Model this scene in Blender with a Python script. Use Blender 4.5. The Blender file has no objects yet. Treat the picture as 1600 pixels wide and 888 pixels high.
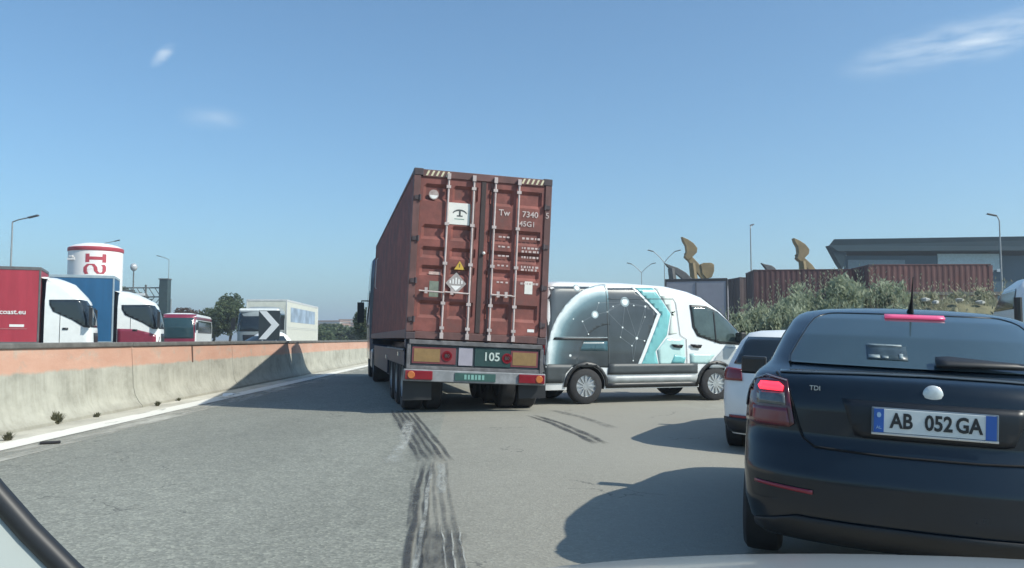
import bpy, bmesh, math, random
from mathutils import Vector, Matrix, noise
R = math.radians
PI = math.pi
random.seed(7)
sc = bpy.context.scene
col = sc.collection

# ------------------------------------------------------------------ camera, sky, sun, exposure
EYE = 1.25; F = 1300.0; HZ = 530.0
cam_d = bpy.data.cameras.new('camera'); cam = bpy.data.objects.new('camera', cam_d); col.objects.link(cam)
cam_d.sensor_width = 36; cam_d.lens = 36*F/1600; cam_d.clip_start = 0.05; cam_d.clip_end = 6000
cam.location = (0, 0, EYE); cam.rotation_euler = (R(90)+math.atan(86/F), 0, 0)
sc.camera = cam
sc.view_settings.view_transform = 'Standard'; sc.view_settings.look = 'None'
sc.view_settings.gamma = 1; sc.view_settings.exposure = 0.57

HAZE = .0010          # density of the haze box built at the end
SUN_EL = 41.8
to_sun = Vector((0.92, -0.39, 0)).normalized()*math.cos(R(SUN_EL)); to_sun.z = math.sin(R(SUN_EL))
sl = bpy.data.lights.new('sun', 'SUN'); sl.energy = 3.6; sl.angle = R(0.6); sl.color = (1, .965, .86)
so = bpy.data.objects.new('sun', sl); col.objects.link(so)
so.rotation_euler = to_sun.to_track_quat('Z', 'Y').to_euler(); so.location = (30, -12, 40)

world = bpy.data.worlds.new('World'); sc.world = world; world.use_nodes = True
wn = world.node_tree.nodes; wl = world.node_tree.links
bg = wn['Background']; bg.inputs['Strength'].default_value = 0.102
sky = wn.new('ShaderNodeTexSky'); sky.sky_type = 'NISHITA'; sky.sun_disc = False
sky.sun_elevation = R(SUN_EL); sky.sun_rotation = math.atan2(to_sun.x, to_sun.y)
sky.air_density = 1.0; sky.dust_density = 1.1; sky.ozone_density = 2.4; sky.altitude = 0
# thin wisps of cloud: streaked noise, kept to a few soft patches of the sky
tc = wn.new('ShaderNodeTexCoord')
def wmath(op, a, b=None, c=None):
    n = wn.new('ShaderNodeMath'); n.operation = op
    for i, v in enumerate((a, b, c)):
        if v is None: continue
        if isinstance(v, (int, float)): n.inputs[i].default_value = v
        else: wl.new(v, n.inputs[i])
    return n.outputs[0]
def wisp(px, py, rad, angle, stretch):
    d = Vector(((px-800)/F, 1, (HZ-py)/F)).normalized()
    side = Vector((d.y, -d.x, 0)).normalized(); up = side.cross(d)
    a = side*math.cos(angle)+up*math.sin(angle); b = -side*math.sin(angle)+up*math.cos(angle)
    def dot(v):
        n = wn.new('ShaderNodeVectorMath'); n.operation = 'DOT_PRODUCT'
        wl.new(tc.outputs['Generated'], n.inputs[0]); n.inputs[1].default_value = v
        return n.outputs['Value']
    u = wmath('DIVIDE', dot(a), rad*stretch); v = wmath('DIVIDE', dot(b), rad)
    front = wmath('GREATER_THAN', dot(d), 0)
    r2 = wmath('ADD', wmath('MULTIPLY', u, u), wmath('MULTIPLY', v, v))
    return wmath('MULTIPLY', wmath('POWER', wmath('MAXIMUM', wmath('SUBTRACT', 1.0, r2), 0.0), 2.0), front)
mask = None
for args, amp in (((1465, 66, .028, R(8), 3.6), .75), ((1585, 44, .028, R(14), 2.6), .75), ((243, 78, .0085, R(50), 2.4), 1.1),
                  ((325, 180, .016, 0, 2.8), .4)):
    m = wmath('MULTIPLY', wisp(*args), amp)
    mask = m if mask is None else wmath('ADD', mask, m)
mp = wn.new('ShaderNodeMapping'); mp.inputs['Scale'].default_value = (7, 7, 34); mp.inputs['Rotation'].default_value = (0, R(12), 0)
wl.new(tc.outputs['Generated'], mp.inputs[0])
nz = wn.new('ShaderNodeTexNoise'); nz.inputs['Scale'].default_value = 3; nz.inputs['Detail'].default_value = 5
wl.new(mp.outputs[0], nz.inputs['Vector'])
cl = wmath('MULTIPLY', mask, wmath('MULTIPLY', wmath('MAXIMUM', wmath('SUBTRACT', nz.outputs['Fac'], .28), 0.0), 1.6))
mx = wn.new('ShaderNodeMix'); mx.data_type = 'RGBA'
tn = wn.new('ShaderNodeMix'); tn.data_type = 'RGBA'; tn.blend_type = 'MULTIPLY'; tn.inputs['Factor'].default_value = 1; tn.inputs['B'].default_value = (.76, 1.02, 1.10, 1)
wl.new(sky.outputs[0], tn.inputs['A'])
wl.new(cl, mx.inputs['Factor']); wl.new(tn.outputs['Result'], mx.inputs['A']); mx.inputs['B'].default_value = (6.2, 6.9, 7.4, 1)
wl.new(mx.outputs['Result'], bg.inputs['Color'])

# ------------------------------------------------------------------ materials
MATS = {}
def new_mat(name):
    m = bpy.data.materials.new(name); m.use_nodes = True
    return m, m.node_tree.nodes, m.node_tree.links, m.node_tree.nodes['Principled BSDF']
def mat(name, c, rough=.5, metal=0, coat=0, var=.12, scale=4., emit=None, es=1, bump=0, bscale=40, dirt=None, stretch=(1, 1, 1), spec=None):
    """principled surface with noise-driven colour and gloss variation"""
    if name in MATS: return MATS[name]
    m, n, l, p = new_mat(name)
    p.inputs['Metallic'].default_value = metal; p.inputs['Coat Weight'].default_value = coat
    p.inputs['Coat Roughness'].default_value = .06
    if spec is not None: p.inputs['Specular IOR Level'].default_value = spec
    t = n.new('ShaderNodeTexCoord'); mpp = n.new('ShaderNodeMapping'); mpp.inputs['Scale'].default_value = stretch
    l.new(t.outputs['Object'], mpp.inputs[0])
    nt = n.new('ShaderNodeTexNoise'); nt.inputs['Scale'].default_value = scale; nt.inputs['Detail'].default_value = 6; nt.inputs['Roughness'].default_value = .62
    l.new(mpp.outputs[0], nt.inputs['Vector'])
    cr = n.new('ShaderNodeValToRGB')
    lo = [max(0, x*(1-var)) for x in c]; hi = [min(1, x*(1+var)) for x in c]
    if dirt:
        cr.color_ramp.elements[0].color = (*dirt, 1); cr.color_ramp.elements[0].position = .25
        e = cr.color_ramp.elements.new(.45); e.color = (*lo, 1)
        cr.color_ramp.elements[-1].color = (*hi, 1); cr.color_ramp.elements[-1].position = .72
    else:
        cr.color_ramp.elements[0].color = (*lo, 1); cr.color_ramp.elements[0].position = .3
        cr.color_ramp.elements[1].color = (*hi, 1); cr.color_ramp.elements[1].position = .7
    l.new(nt.outputs['Fac'], cr.inputs[0]); l.new(cr.outputs[0], p.inputs['Base Color'])
    mr = n.new('ShaderNodeMapRange'); mr.inputs['To Min'].default_value = max(0.02, rough-.08*min(1, rough*3)); mr.inputs['To Max'].default_value = min(1, rough+.08)
    l.new(nt.outputs['Fac'], mr.inputs[0]); l.new(mr.outputs[0], p.inputs['Roughness'])
    if emit: p.inputs['Emission Color'].default_value = (*emit, 1); p.inputs['Emission Strength'].default_value = es
    if bump:
        n2 = n.new('ShaderNodeTexNoise'); n2.inputs['Scale'].default_value = bscale; n2.inputs['Detail'].default_value = 4
        l.new(t.outputs['Object'], n2.inputs['Vector'])
        b = n.new('ShaderNodeBump'); b.inputs['Strength'].default_value = bump; b.inputs['Distance'].default_value = .02
        l.new(n2.outputs['Fac'], b.inputs['Height']); l.new(b.outputs[0], p.inputs['Normal'])
    MATS[name] = m
    return m

def ramp(n, l, fac, stops):
    cr = n.new('ShaderNodeValToRGB'); el = cr.color_ramp.elements
    el[0].position, el[0].color = stops[0][0], (*stops[0][1], 1)
    el[1].position, el[1].color = stops[-1][0], (*stops[-1][1], 1)
    for p_, c_ in stops[1:-1]:
        e = el.new(p_); e.color = (*c_, 1)
    l.new(fac, cr.inputs[0]); return cr.outputs[0]
def nmath(n, l, op, a, b=None, c=None, clamp=False):
    q = n.new('ShaderNodeMath'); q.operation = op; q.use_clamp = clamp
    for i, v in enumerate((a, b, c)):
        if v is None: continue
        if isinstance(v, (int, float)): q.inputs[i].default_value = v
        else: l.new(v, q.inputs[i])
    return q.outputs[0]
def nmix(n, l, f, a, b, mode='MIX'):
    q = n.new('ShaderNodeMix'); q.data_type = 'RGBA'; q.blend_type = mode
    for key, v in (('Factor', f), ('A', a), ('B', b)):
        if isinstance(v, (int, float)): q.inputs[key].default_value = v
        elif isinstance(v, tuple): q.inputs[key].default_value = (*v, 1)
        else: l.new(v, q.inputs[key])
    return q.outputs['Result']
def tnoise(n, l, vec, scale, detail=5, rough=.6, mscale=None):
    if mscale:
        m_ = n.new('ShaderNodeMapping'); m_.inputs['Scale'].default_value = mscale; l.new(vec, m_.inputs[0]); vec = m_.outputs[0]
    q = n.new('ShaderNodeTexNoise'); q.inputs['Scale'].default_value = scale; q.inputs['Detail'].default_value = detail; q.inputs['Roughness'].default_value = rough
    l.new(vec, q.inputs['Vector']); return q.outputs['Fac']

def asphalt_mat(name='asphalt', base=(.232, .236, .205), dusty=True):
    m, n, l, p = new_mat(name)
    t = n.new('ShaderNodeTexCoord'); v = t.outputs['Object']
    sep = n.new('ShaderNodeSeparateXYZ'); l.new(v, sep.inputs[0]); X, Y = sep.outputs[0], sep.outputs[1]
    big = tnoise(n, l, v, .35, 6, .6, (1, .35, 1))
    c = ramp(n, l, big, [(.3, tuple(x*.80 for x in base)), (.5, base), (.7, tuple(x*1.17 for x in base))])
    # stone aggregate
    vo = n.new('ShaderNodeTexVoronoi'); vo.inputs['Scale'].default_value = 52; l.new(v, vo.inputs['Vector'])
    sepc = n.new('ShaderNodeSeparateColor'); l.new(vo.outputs['Color'], sepc.inputs[0])
    ag = ramp(n, l, sepc.outputs[0], [(0, (.68, .69, .68)), (.4, (.92, .92, .92)), (.8, (1.10, 1.10, 1.08)), (1, (1.42, 1.42, 1.36))])
    c = nmix(n, l, .85, c, ag, 'MULTIPLY')
    mid = tnoise(n, l, v, 5.5, 4, .7)
    c = nmix(n, l, .8, c, ramp(n, l, mid, [(.3, (.86, .86, .86)), (.7, (1.12, 1.12, 1.12))]), 'MULTIPLY')
    if dusty:
        # dust drifts onto the lane beside the shoulder and covers the shoulder
        warp = nmath(n, l, 'MULTIPLY', nmath(n, l, 'SUBTRACT', tnoise(n, l, v, .5, 5, .65), .5), 3.0)
        u = nmath(n, l, 'ADD', X, nmath(n, l, 'MULTIPLY', Y, .06))
        s = nmath(n, l, 'SMOOTH_MIN', nmath(n, l, 'MULTIPLY', nmath(n, l, 'ADD', nmath(n, l, 'ADD', u, warp), .3), .40), 1.0, .2, clamp=True)
        c = nmix(n, l, nmath(n, l, 'MULTIPLY', s, .75), c, (.30, .29, .25))
        # sharp paving joint between the lanes
        j = nmath(n, l, 'GREATER_THAN', nmath(n, l, 'ADD', X, nmath(n, l, 'MULTIPLY', Y, .055)), -.35)
        c = nmix(n, l, nmath(n, l, 'MULTIPLY', j, .38), c, (.31, .285, .235))
        # pale broken crust far right on the shoulder
        cr = nmath(n, l, 'MULTIPLY', nmath(n, l, 'GREATER_THAN', tnoise(n, l, v, 1.6, 7, .7, (1, .5, 1)), .53),
                   nmath(n, l, 'MULTIPLY', nmath(n, l, 'SUBTRACT', nmath(n, l, 'ADD', X, warp), 2.0), .6, clamp=True))
        c = nmix(n, l, nmath(n, l, 'MULTIPLY', cr, .5), c, (.34, .33, .28))
    # cracks
    vc = n.new('ShaderNodeTexVoronoi'); vc.feature = 'DISTANCE_TO_EDGE'; vc.inputs['Scale'].default_value = .55
    wv = n.new('ShaderNodeVectorMath'); wv.operation = 'ADD'; l.new(v, wv.inputs[0])
    nn = n.new('ShaderNodeTexNoise'); nn.inputs['Scale'].default_value = 2.2; nn.inputs['Detail'].default_value = 5; l.new(v, nn.inputs['Vector']); l.new(nn.outputs['Color'], wv.inputs[1])
    l.new(wv.outputs[0], vc.inputs['Vector'])
    ck = nmath(n, l, 'MULTIPLY', nmath(n, l, 'LESS_THAN', vc.outputs['Distance'], .006), nmath(n, l, 'GREATER_THAN', tnoise(n, l, v, .4, 2), .56))
    c = nmix(n, l, nmath(n, l, 'MULTIPLY', ck, .5), c, (.05, .05, .05))
    l.new(c, p.inputs['Base Color']); p.inputs['Roughness'].default_value = .82; p.inputs['Specular IOR Level'].default_value = .35
    b = n.new('ShaderNodeBump'); b.inputs['Strength'].default_value = .4; b.inputs['Distance'].default_value = .006
    hsum = nmath(n, l, 'ADD', vo.outputs['Distance'], nmath(n, l, 'MULTIPLY', tnoise(n, l, v, 90, 2), .8))
    l.new(hsum, b.inputs['Height']); l.new(b.outputs[0], p.inputs['Normal'])
    MATS[name] = m
    return m

def worn_mat(name, c, keep=.5, scale=6, stretch=(1, .2, 1), soft=.1, rough=.8, amp=1, fade=False):
    """paint or rubber on the road, worn through in places"""
    m, n, l, p = new_mat(name)
    t = n.new('ShaderNodeTexCoord'); v = t.outputs['Object']
    f = tnoise(n, l, v, scale, 7, .7, stretch)
    mr = n.new('ShaderNodeMapRange'); l.new(f, mr.inputs[0]); mr.inputs['From Min'].default_value = keep-soft; mr.inputs['From Max'].default_value = keep+soft
    mr.inputs['To Max'].default_value = amp
    al = mr.outputs[0]
    if fade:
        at_ = n.new('ShaderNodeAttribute'); at_.attribute_name = 'fade'; al = nmath(n, l, 'MULTIPLY', al, at_.outputs['Fac'])
    l.new(al, p.inputs['Alpha']); p.inputs['Base Color'].default_value = (*c, 1); p.inputs['Roughness'].default_value = rough
    MATS[name] = m
    return m

def leaf_mat(name, a, b, c2):
    m, n, l, p = new_mat(name)
    t = n.new('ShaderNodeTexCoord'); v = t.outputs['Object']
    f = tnoise(n, l, v, 1.6, 4, .7)
    cc = ramp(n, l, f, [(.3, a), (.5, b), (.72, c2)])
    l.new(cc, p.inputs['Base Color']); p.inputs['Roughness'].default_value = .6
    p.inputs['Specular IOR Level'].default_value = .3
    tr = n.new('ShaderNodeBsdfTranslucent'); l.new(cc, tr.inputs[0])
    ms = n.new('ShaderNodeMixShader'); ms.inputs[0].default_value = .42
    out = n['Material Output']; l.new(p.outputs[0], ms.inputs[1]); l.new(tr.outputs[0], ms.inputs[2]); l.new(ms.outputs[0], out.inputs[0])
    MATS[name] = m
    return m

# ------------------------------------------------------------------ mesh helpers
class MB:
    def __init__(s): s.v = []; s.f = []; s.mi = []; s.mats = []
    def m(s, material):
        if material not in s.mats: s.mats.append(material)
        s.cur = s.mats.index(material); return s
    def add(s, vs, fs):
        o = len(s.v); s.v += [tuple(x) for x in vs]
        k = getattr(s, 'cur', 0)
        for f in fs: s.f.append([i+o for i in f]); s.mi.append(k)
        return s
    def box(s, cx, cy, cz, sx, sy, sz, M=None):
        vs = [Vector((x*sx/2, y*sy/2, z*sz/2)) for x in (-1, 1) for y in (-1, 1) for z in (-1, 1)]
        if M: vs = [M @ q for q in vs]
        c = Vector((cx, cy, cz)); vs = [q+c for q in vs]
        return s.add(vs, [(0, 1, 3, 2), (4, 6, 7, 5), (0, 4, 5, 1), (2, 3, 7, 6), (0, 2, 6, 4), (1, 5, 7, 3)])
    def bb(s, x0, x1, y0, y1, z0, z1): return s.box((x0+x1)/2, (y0+y1)/2, (z0+z1)/2, x1-x0, y1-y0, z1-z0)
    def tube(s, pts, r, n=10, cap=True):
        pts = [Vector(p) for p in pts]; rs = r if isinstance(r, (list, tuple)) else [r]*len(pts)
        vs = []; fs = []
        for i, p in enumerate(pts):
            d = (pts[min(i+1, len(pts)-1)]-pts[max(i-1, 0)]).normalized()
            a = d.cross(Vector((0, 0, 1)))
            if a.length < .05: a = d.cross(Vector((0, 1, 0)))
            a.normalize(); b = d.cross(a)
            for k in range(n):
                t = 2*PI*k/n; vs.append(p+(a*math.cos(t)+b*math.sin(t))*rs[i])
        for i in range(len(pts)-1):
            for k in range(n):
                k2 = (k+1) % n; fs.append((i*n+k, i*n+k2, (i+1)*n+k2, (i+1)*n+k))
        if cap: fs.append(tuple(range(n))[::-1]); fs.append(tuple((len(pts)-1)*n+k for k in range(n)))
        return s.add(vs, fs)
    def lathe(s, prof, n=32, axis='z', c=(0, 0, 0), cap=True):
        """prof: list of (radius, height)"""
        vs = []; fs = []
        for r, h in prof:
            for k in range(n):
                t = 2*PI*k/n; a, b = r*math.cos(t), r*math.sin(t)
                p = {'z': (a, b, h), 'y': (a, h, b), 'x': (h, a, b)}[axis]
                vs.append((p[0]+c[0], p[1]+c[1], p[2]+c[2]))
        for i in range(len(prof)-1):
            for k in range(n):
                k2 = (k+1) % n; fs.append((i*n+k, i*n+k2, (i+1)*n+k2, (i+1)*n+k))
        if cap: fs.append(tuple(range(n))); fs.append(tuple((len(prof)-1)*n+k for k in range(n)))
        return s.add(vs, fs)
    def prism(s, poly, a, b, plane='xz'):
        """outline extruded from a to b along the missing axis"""
        def P(u, v, w): return {'xz': (u, w, v), 'yz': (w, u, v), 'xy': (u, v, w)}[plane]
        n = len(poly); vs = [P(u, v, a) for u, v in poly]+[P(u, v, b) for u, v in poly]
        fs = [tuple(range(n)), tuple(range(2*n-1, n-1, -1))]+[(i, (i+1) % n, n+(i+1) % n, n+i) for i in range(n)]
        return s.add(vs, fs)
    def xf(s, M): s.v = [tuple(M @ Vector(q)) for q in s.v]; return s
    def build(s, name, parent=None, material=None, bevel=0, smooth=None, solid=0, seg=2):
        me = bpy.data.meshes.new(name); me.from_pydata(s.v, [], s.f)
        bm = bmesh.new(); bm.from_mesh(me)
        for i, f in enumerate(bm.faces): f.material_index = s.mi[i] if i < len(s.mi) else 0
        bmesh.ops.recalc_face_normals(bm, faces=bm.faces[:]); bm.to_mesh(me); bm.free()
        for q in ([material] if material else s.mats): me.materials.append(q)
        if smooth is not None:
            for f in me.polygons: f.use_smooth = True
            me.set_sharp_from_angle(angle=R(smooth))
        o = bpy.data.objects.new(name, me); col.objects.link(o)
        if parent: o.parent = parent
        if solid:
            q = o.modifiers.new('solid', 'SOLIDIFY'); q.thickness = solid; q.offset = 0
        if bevel:
            q = o.modifiers.new('bevel', 'BEVEL'); q.width = bevel; q.segments = seg; q.limit_method = 'ANGLE'; q.angle_limit = R(35)
        return o

def tag(o, label=None, cat=None, group=None, kind=None):
    if label: o['label'] = label
    if cat: o['category'] = cat
    if group: o['group'] = group
    if kind: o['kind'] = kind
    return o
def empty(name, loc, rz=0, roll=0, label=None, cat=None, group=None):
    o = bpy.data.objects.new(name, None); col.objects.link(o); o.empty_display_size = .3
    o.location = loc; o.rotation_euler = (0, roll, rz)
    return tag(o, label, cat, group)
def copy_tree(o, parent=None):
    c = o.copy(); col.objects.link(c)
    if parent: c.parent = parent
    for ch in [q for q in bpy.data.objects if q.parent == o]: copy_tree(ch, c)
    return c
def at(px, py, d): return Vector(((px-800)/F*d, d, EYE+(HZ-py)/F*d))
def rd(u, v): return (u-.03*v, v+.03*u)          # road frame: u across, v along
def text_mesh(body, size, name, parent, material, M, extrude=.002, sx=1, align='CENTER', bold=0):
    cu = bpy.data.curves.new(name, 'FONT'); cu.body = body; cu.size = size; cu.extrude = extrude; cu.align_x = align; cu.align_y = 'CENTER'
    cu.resolution_u = 3; cu.offset = bold
    t = bpy.data.objects.new('tmp', cu); col.objects.link(t)
    dg = bpy.context.evaluated_depsgraph_get(); me = bpy.data.meshes.new_from_object(t.evaluated_get(dg))
    bpy.data.objects.remove(t); bpy.data.curves.remove(cu)
    S = Matrix.Diagonal((sx, 1, 1, 1)); me.transform(M @ S); me.materials.clear(); me.materials.append(material); me.name = name
    o = bpy.data.objects.new(name, me); col.objects.link(o); o.parent = parent
    return o
REAR = Matrix(((1, 0, 0, 0), (0, 0, -1, 0), (0, 1, 0, 0), (0, 0, 0, 1)))      # text seen from behind (looking along +y)
def rear_text(x, y, z, rot=0): return Matrix.Translation((x, y, z)) @ REAR @ Matrix.Rotation(rot, 4, 'Z')

def clip(poly, ax, val, keep_gt):
    out = []
    for i in range(len(poly)):
        a, b = poly[i-1], poly[i]; ina = (a[ax] > val) == keep_gt; inb = (b[ax] > val) == keep_gt
        if ina != inb:
            t = (val-a[ax])/(b[ax]-a[ax]); out.append((a[0]+(b[0]-a[0])*t, a[1]+(b[1]-a[1])*t))
        if inb: out.append(b)
    return out
def patch(mb, poly, fn, cu=.08, cv=.05):
    """wrap a flat outline onto a curved surface fn(u, v) -> point"""
    us = [p[0] for p in poly]; vs = [p[1] for p in poly]
    nu = max(1, int((max(us)-min(us))/cu)); nv = max(1, int((max(vs)-min(vs))/cv))
    du = (max(us)-min(us))/nu; dv = (max(vs)-min(vs))/nv
    for j in range(nv):
        row = clip(clip(poly, 1, min(vs)+j*dv, True), 1, min(vs)+(j+1)*dv, False) if nv > 1 else poly
        if len(row) < 3: continue
        for i in range(nu):
            c = clip(clip(row, 0, min(us)+i*du, True), 0, min(us)+(i+1)*du, False) if nu > 1 else row
            if len(c) < 3: continue
            mb.add([fn(*q) for q in c], [tuple(range(len(c)))])
    return mb
def weld(o, d=.0008):
    bm = bmesh.new(); bm.from_mesh(o.data); bmesh.ops.remove_doubles(bm, verts=bm.verts[:], dist=d)
    bmesh.ops.recalc_face_normals(bm, faces=bm.faces[:]); bm.to_mesh(o.data); bm.free()
    for f in o.data.polygons: f.use_smooth = True
    return o

class Shell:
    """vehicle body as stacked plan outlines; y forward, rear at y=0, x right.
    rows: (z, y_rear, y_front, half_width, rear_bow, rear_corner, front_bow, front_corner)"""
    def __init__(s, rows, p=2.6, belly=0, nose=0):
        s.rows = rows; s.p = p; s.belly = belly; s.nose = nose
    def row(s, z):
        r = s.rows
        if z <= r[0][0]: return r[0]
        for a, b in zip(r, r[1:]):
            if z <= b[0]:
                t = (z-a[0])/max(1e-6, b[0]-a[0]); return tuple(a[i]+(b[i]-a[i])*t for i in range(8))
        return r[-1]
    def tw(s, r, y):        # plan taper of the half width
        L = s.rows[1][2]; t = y/L
        return r[3]*(1-s.belly*(max(0, .3-t)/.3)**2-s.nose*(max(0, t-.62)/.38)**2)
    def c(s, q, cd): return cd*(1-max(0, 1-q**s.p)**(1/s.p))
    def _w(s, r, rear):
        y = r[1]+r[4]+r[5] if rear else r[2]-r[6]-r[7]
        return s.tw(r, y)
    def _n(s, fn, a, b, off, out):
        p = fn(a, b); e = .004; u = fn(a+e, b)-fn(a-e, b); v = fn(a, b+e)-fn(a, b-e); n = u.cross(v)
        if n.length < 1e-9: n = Vector(out)
        n.normalize()
        if n.dot(Vector(out)) < 0: n = -n
        return p+n*off
    def rear(s, x, z, off=0): return s._n(s.rear0, x, z, off, (0, -1, 0)) if off else s.rear0(x, z)
    def front(s, x, z, off=0): return s._n(s.front0, x, z, off, (0, 1, 0)) if off else s.front0(x, z)
    def side(s, sg, y, z, off=0): return s._n(lambda a, b: s.side0(sg, a, b), y, z, off, (sg, 0, 0)) if off else s.side0(sg, y, z)
    def rear0(s, x, z, off=0):
        r = s.row(z); w = s._w(r, True); q = min(1, abs(x)/w)
        return Vector((x, r[1]+r[4]*q*q+s.c(q, r[5])-off, z))
    def front0(s, x, z, off=0):
        r = s.row(z); w = s._w(r, False); q = min(1, abs(x)/w)
        return Vector((x, r[2]-r[6]*q*q-s.c(q, r[7])+off, z))
    def side0(s, sg, y, z, off=0):
        r = s.row(z); yr = r[1]+r[4]+r[5]; yf = r[2]-r[6]-r[7]
        if y < yr or y > yf:
            rear = y < yr; w = s._w(r, rear); lo, hi = 0, 1
            for _ in range(24):
                q = (lo+hi)/2; yy = (s.rear0(q*w, z) if rear else s.front0(q*w, z)).y
                if (yy < y) == rear: lo = q
                else: hi = q
            return Vector((sg*(lo*w+off), y, z))
        return Vector((sg*(s.tw(r, y)+off), y, z))
    def wrap(s, t, z, off=0, sg=-1):
        """distance-like parameter round the rear corner: t in 0..1 = rear half (centre to corner), t>1 runs up the side in metres"""
        r = s.row(z); w = s._w(r, True)
        if t <= 1:
            q = math.sin(t*PI/2)**(2/s.p) if t > 0 else 0
            q = min(1, q); b = r[1]+r[4]*q*q+s.c(q, r[5])
            n = Vector((sg*math.sin(t*PI/2), -math.cos(t*PI/2), 0))
            return Vector((sg*q*w, b, z))+n*off
        y = r[1]+r[4]+r[5]+(t-1); return Vector((sg*(s.tw(r, y)+off), y, z))
    def outline(s, z, nc=9, ns=14):
        r = s.row(z); pts = []
        w = s._w(r, True); yr = r[1]+r[4]+r[5]; yf = r[2]-r[6]-r[7]; wf = s._w(r, False)
        for i in range(nc+1):
            t = i/nc; q = math.sin(t*PI/2)**(2/s.p) if t > 0 else 0; q = min(1, q)
            pts.append((q*w, r[1]+r[4]*q*q+s.c(q, r[5])))
        for i in range(1, ns):
            y = yr+(yf-yr)*i/ns; pts.append((s.tw(r, y), y))
        for i in range(nc, -1, -1):
            t = i/nc; q = math.sin(t*PI/2)**(2/s.p) if t > 0 else 0; q = min(1, q)
            pts.append((q*wf, r[2]-r[6]*q*q-s.c(q, r[7])))
        return pts+[(-x, y) for x, y in pts[-2:0:-1]]
    def body(s, name, parent, material, step=.06, arches=(), arch_w=.55, under=None, smooth=38, nc=9, ns=14):
        zs = []
        for a, b in zip(s.rows, s.rows[1:]):
            k = max(1, int((b[0]-a[0])/step)); zs += [a[0]+(b[0]-a[0])*i/k for i in range(k)]
        zs.append(s.rows[-1][0])
        mb = MB(); vs = []; fs = []
        for z in zs: o = s.outline(z, nc, ns); vs += [(x, y, z) for x, y in o]
        n = len(o)
        for j in range(len(zs)-1):
            for i in range(n):
                k = (i+1) % n; fs.append((j*n+i, j*n+k, (j+1)*n+k, (j+1)*n+i))
        fs.append(tuple(range(n))[::-1]); fs.append(tuple((len(zs)-1)*n+i for i in range(n)))
        mb.add(vs, fs)
        if not arches: return mb.build(name, parent, material, smooth=smooth)
        o = mb.build(name, None, material)
        cut = MB()
        for (y, z, r, hw) in arches:
            for sg in (-1, 1):
                c = MB(); x0, x1 = sorted((sg*(hw-.28), sg*(hw+.4)))
                c.lathe([(r, x0), (r, x1)], 40, 'x', (0, y, z)); cut.add(c.v, c.f)
        co = cut.build('cut', None, under or material)
        b = o.modifiers.new('b', 'BOOLEAN'); b.operation = 'DIFFERENCE'; b.object = co; b.solver = 'EXACT'
        try: b.material_mode = 'TRANSFER'
        except Exception: pass
        dg = bpy.context.evaluated_depsgraph_get(); dg.update()
        me = bpy.data.meshes.new_from_object(o.evaluated_get(dg)); o.modifiers.clear(); o.data = me; me.name = name
        bpy.data.objects.remove(co)
        for f in me.polygons: f.use_smooth = True
        me.set_sharp_from_angle(angle=R(smooth)); o.parent = parent
        return o
def skin(name, parent, material, poly, fn, cu=.08, cv=.05, solid=.006):
    o = patch(MB(), poly, fn, cu, cv).build(name, parent, material); weld(o)
    q = o.modifiers.new('s', 'SOLIDIFY'); q.thickness = solid; q.offset = 0
    return o
def strip(pts, w):
    """closed outline round a polyline"""
    L = []; Rr = []
    for i, p in enumerate(pts):
        a = pts[max(0, i-1)]; b = pts[min(len(pts)-1, i+1)]; dx, dy = b[0]-a[0], b[1]-a[1]; n = math.hypot(dx, dy) or 1
        L.append((p[0]-dy/n*w/2, p[1]+dx/n*w/2)); Rr.append((p[0]+dy/n*w/2, p[1]-dx/n*w/2))
    return L+Rr[::-1]
def wheel(parent, x, y, r, w, rim_mat, spokes=5, name='wheel', side=None, rimr=.62):
    """wheel > tyre, rim; outer face on the side away from the vehicle centre"""
    sg = side or (1 if x > 0 else -1)
    t = MB().lathe([(r*.60, -w/2), (r*.9, -w/2), (r*.985, -w*.40), (r, -w*.25), (r, w*.25), (r*.985, w*.40), (r*.9, w/2), (r*.60, w/2), (r*.58, 0), (r*.60, -w/2)], 36, 'x', (0, 0, 0), False)
    o = t.build(name, parent, M_TYRE, smooth=40); o.location = (x, y, r)
    m = MB(); k = rimr*r
    m.lathe([(k, sg*w*.30), (k*1.03, sg*w*.46), (k*.95, sg*w*.47), (k*.9, sg*w*.25), (k*.32, sg*w*.22), (k*.25, sg*w*.40), (.01, sg*w*.41)], 30, 'x')
    for i in range(spokes):
        a = 2*PI*i/spokes
        M = Matrix.Rotation(a, 4, 'X')
        s_ = MB().box(sg*w*.36, 0, k*.55, w*.12, k*(.30 if spokes < 8 else .12), k*.85); s_.xf(M); m.add(s_.v, s_.f)
    ro = m.build('rim', o, rim_mat, smooth=40)
    return o

# common materials
M_TYRE = mat('tyre_rubber', (.022, .022, .024), .8, var=.3, scale=9)
M_BLK = mat('black_plastic', (.018, .019, .021), .45, var=.2)
M_DARK = mat('dark_underside', (.012, .012, .014), .85, var=.3)
M_GLASS = mat('tinted_glass', (.015, .022, .028), .05, var=.1, coat=0, spec=.7)
M_CHROME = mat('brushed_metal', (.62, .63, .64), .28, metal=1, var=.1)
M_ALLOY = mat('wheel_alloy', (.5, .51, .52), .35, metal=.8, var=.1)
M_STEEL = mat('galvanised_steel', (.42, .43, .43), .45, metal=.6, var=.15)
M_WHITE = mat('white_paint', (.78, .79, .78), .35, var=.05, coat=.3, scale=2)
M_REDL = mat('red_lens', (.20, .012, .02), .15, var=.1, coat=.5)
M_ORL = mat('orange_lens', (.45, .14, .04), .2, var=.1, coat=.5)
M_CLEAR = mat('clear_lens', (.42, .44, .45), .15, var=.1, coat=.6)
M_LEDR = mat('lit_brake_lens', (.8, .03, .05), .3, var=.02, emit=(1, .03, .06), es=1.5)
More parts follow.
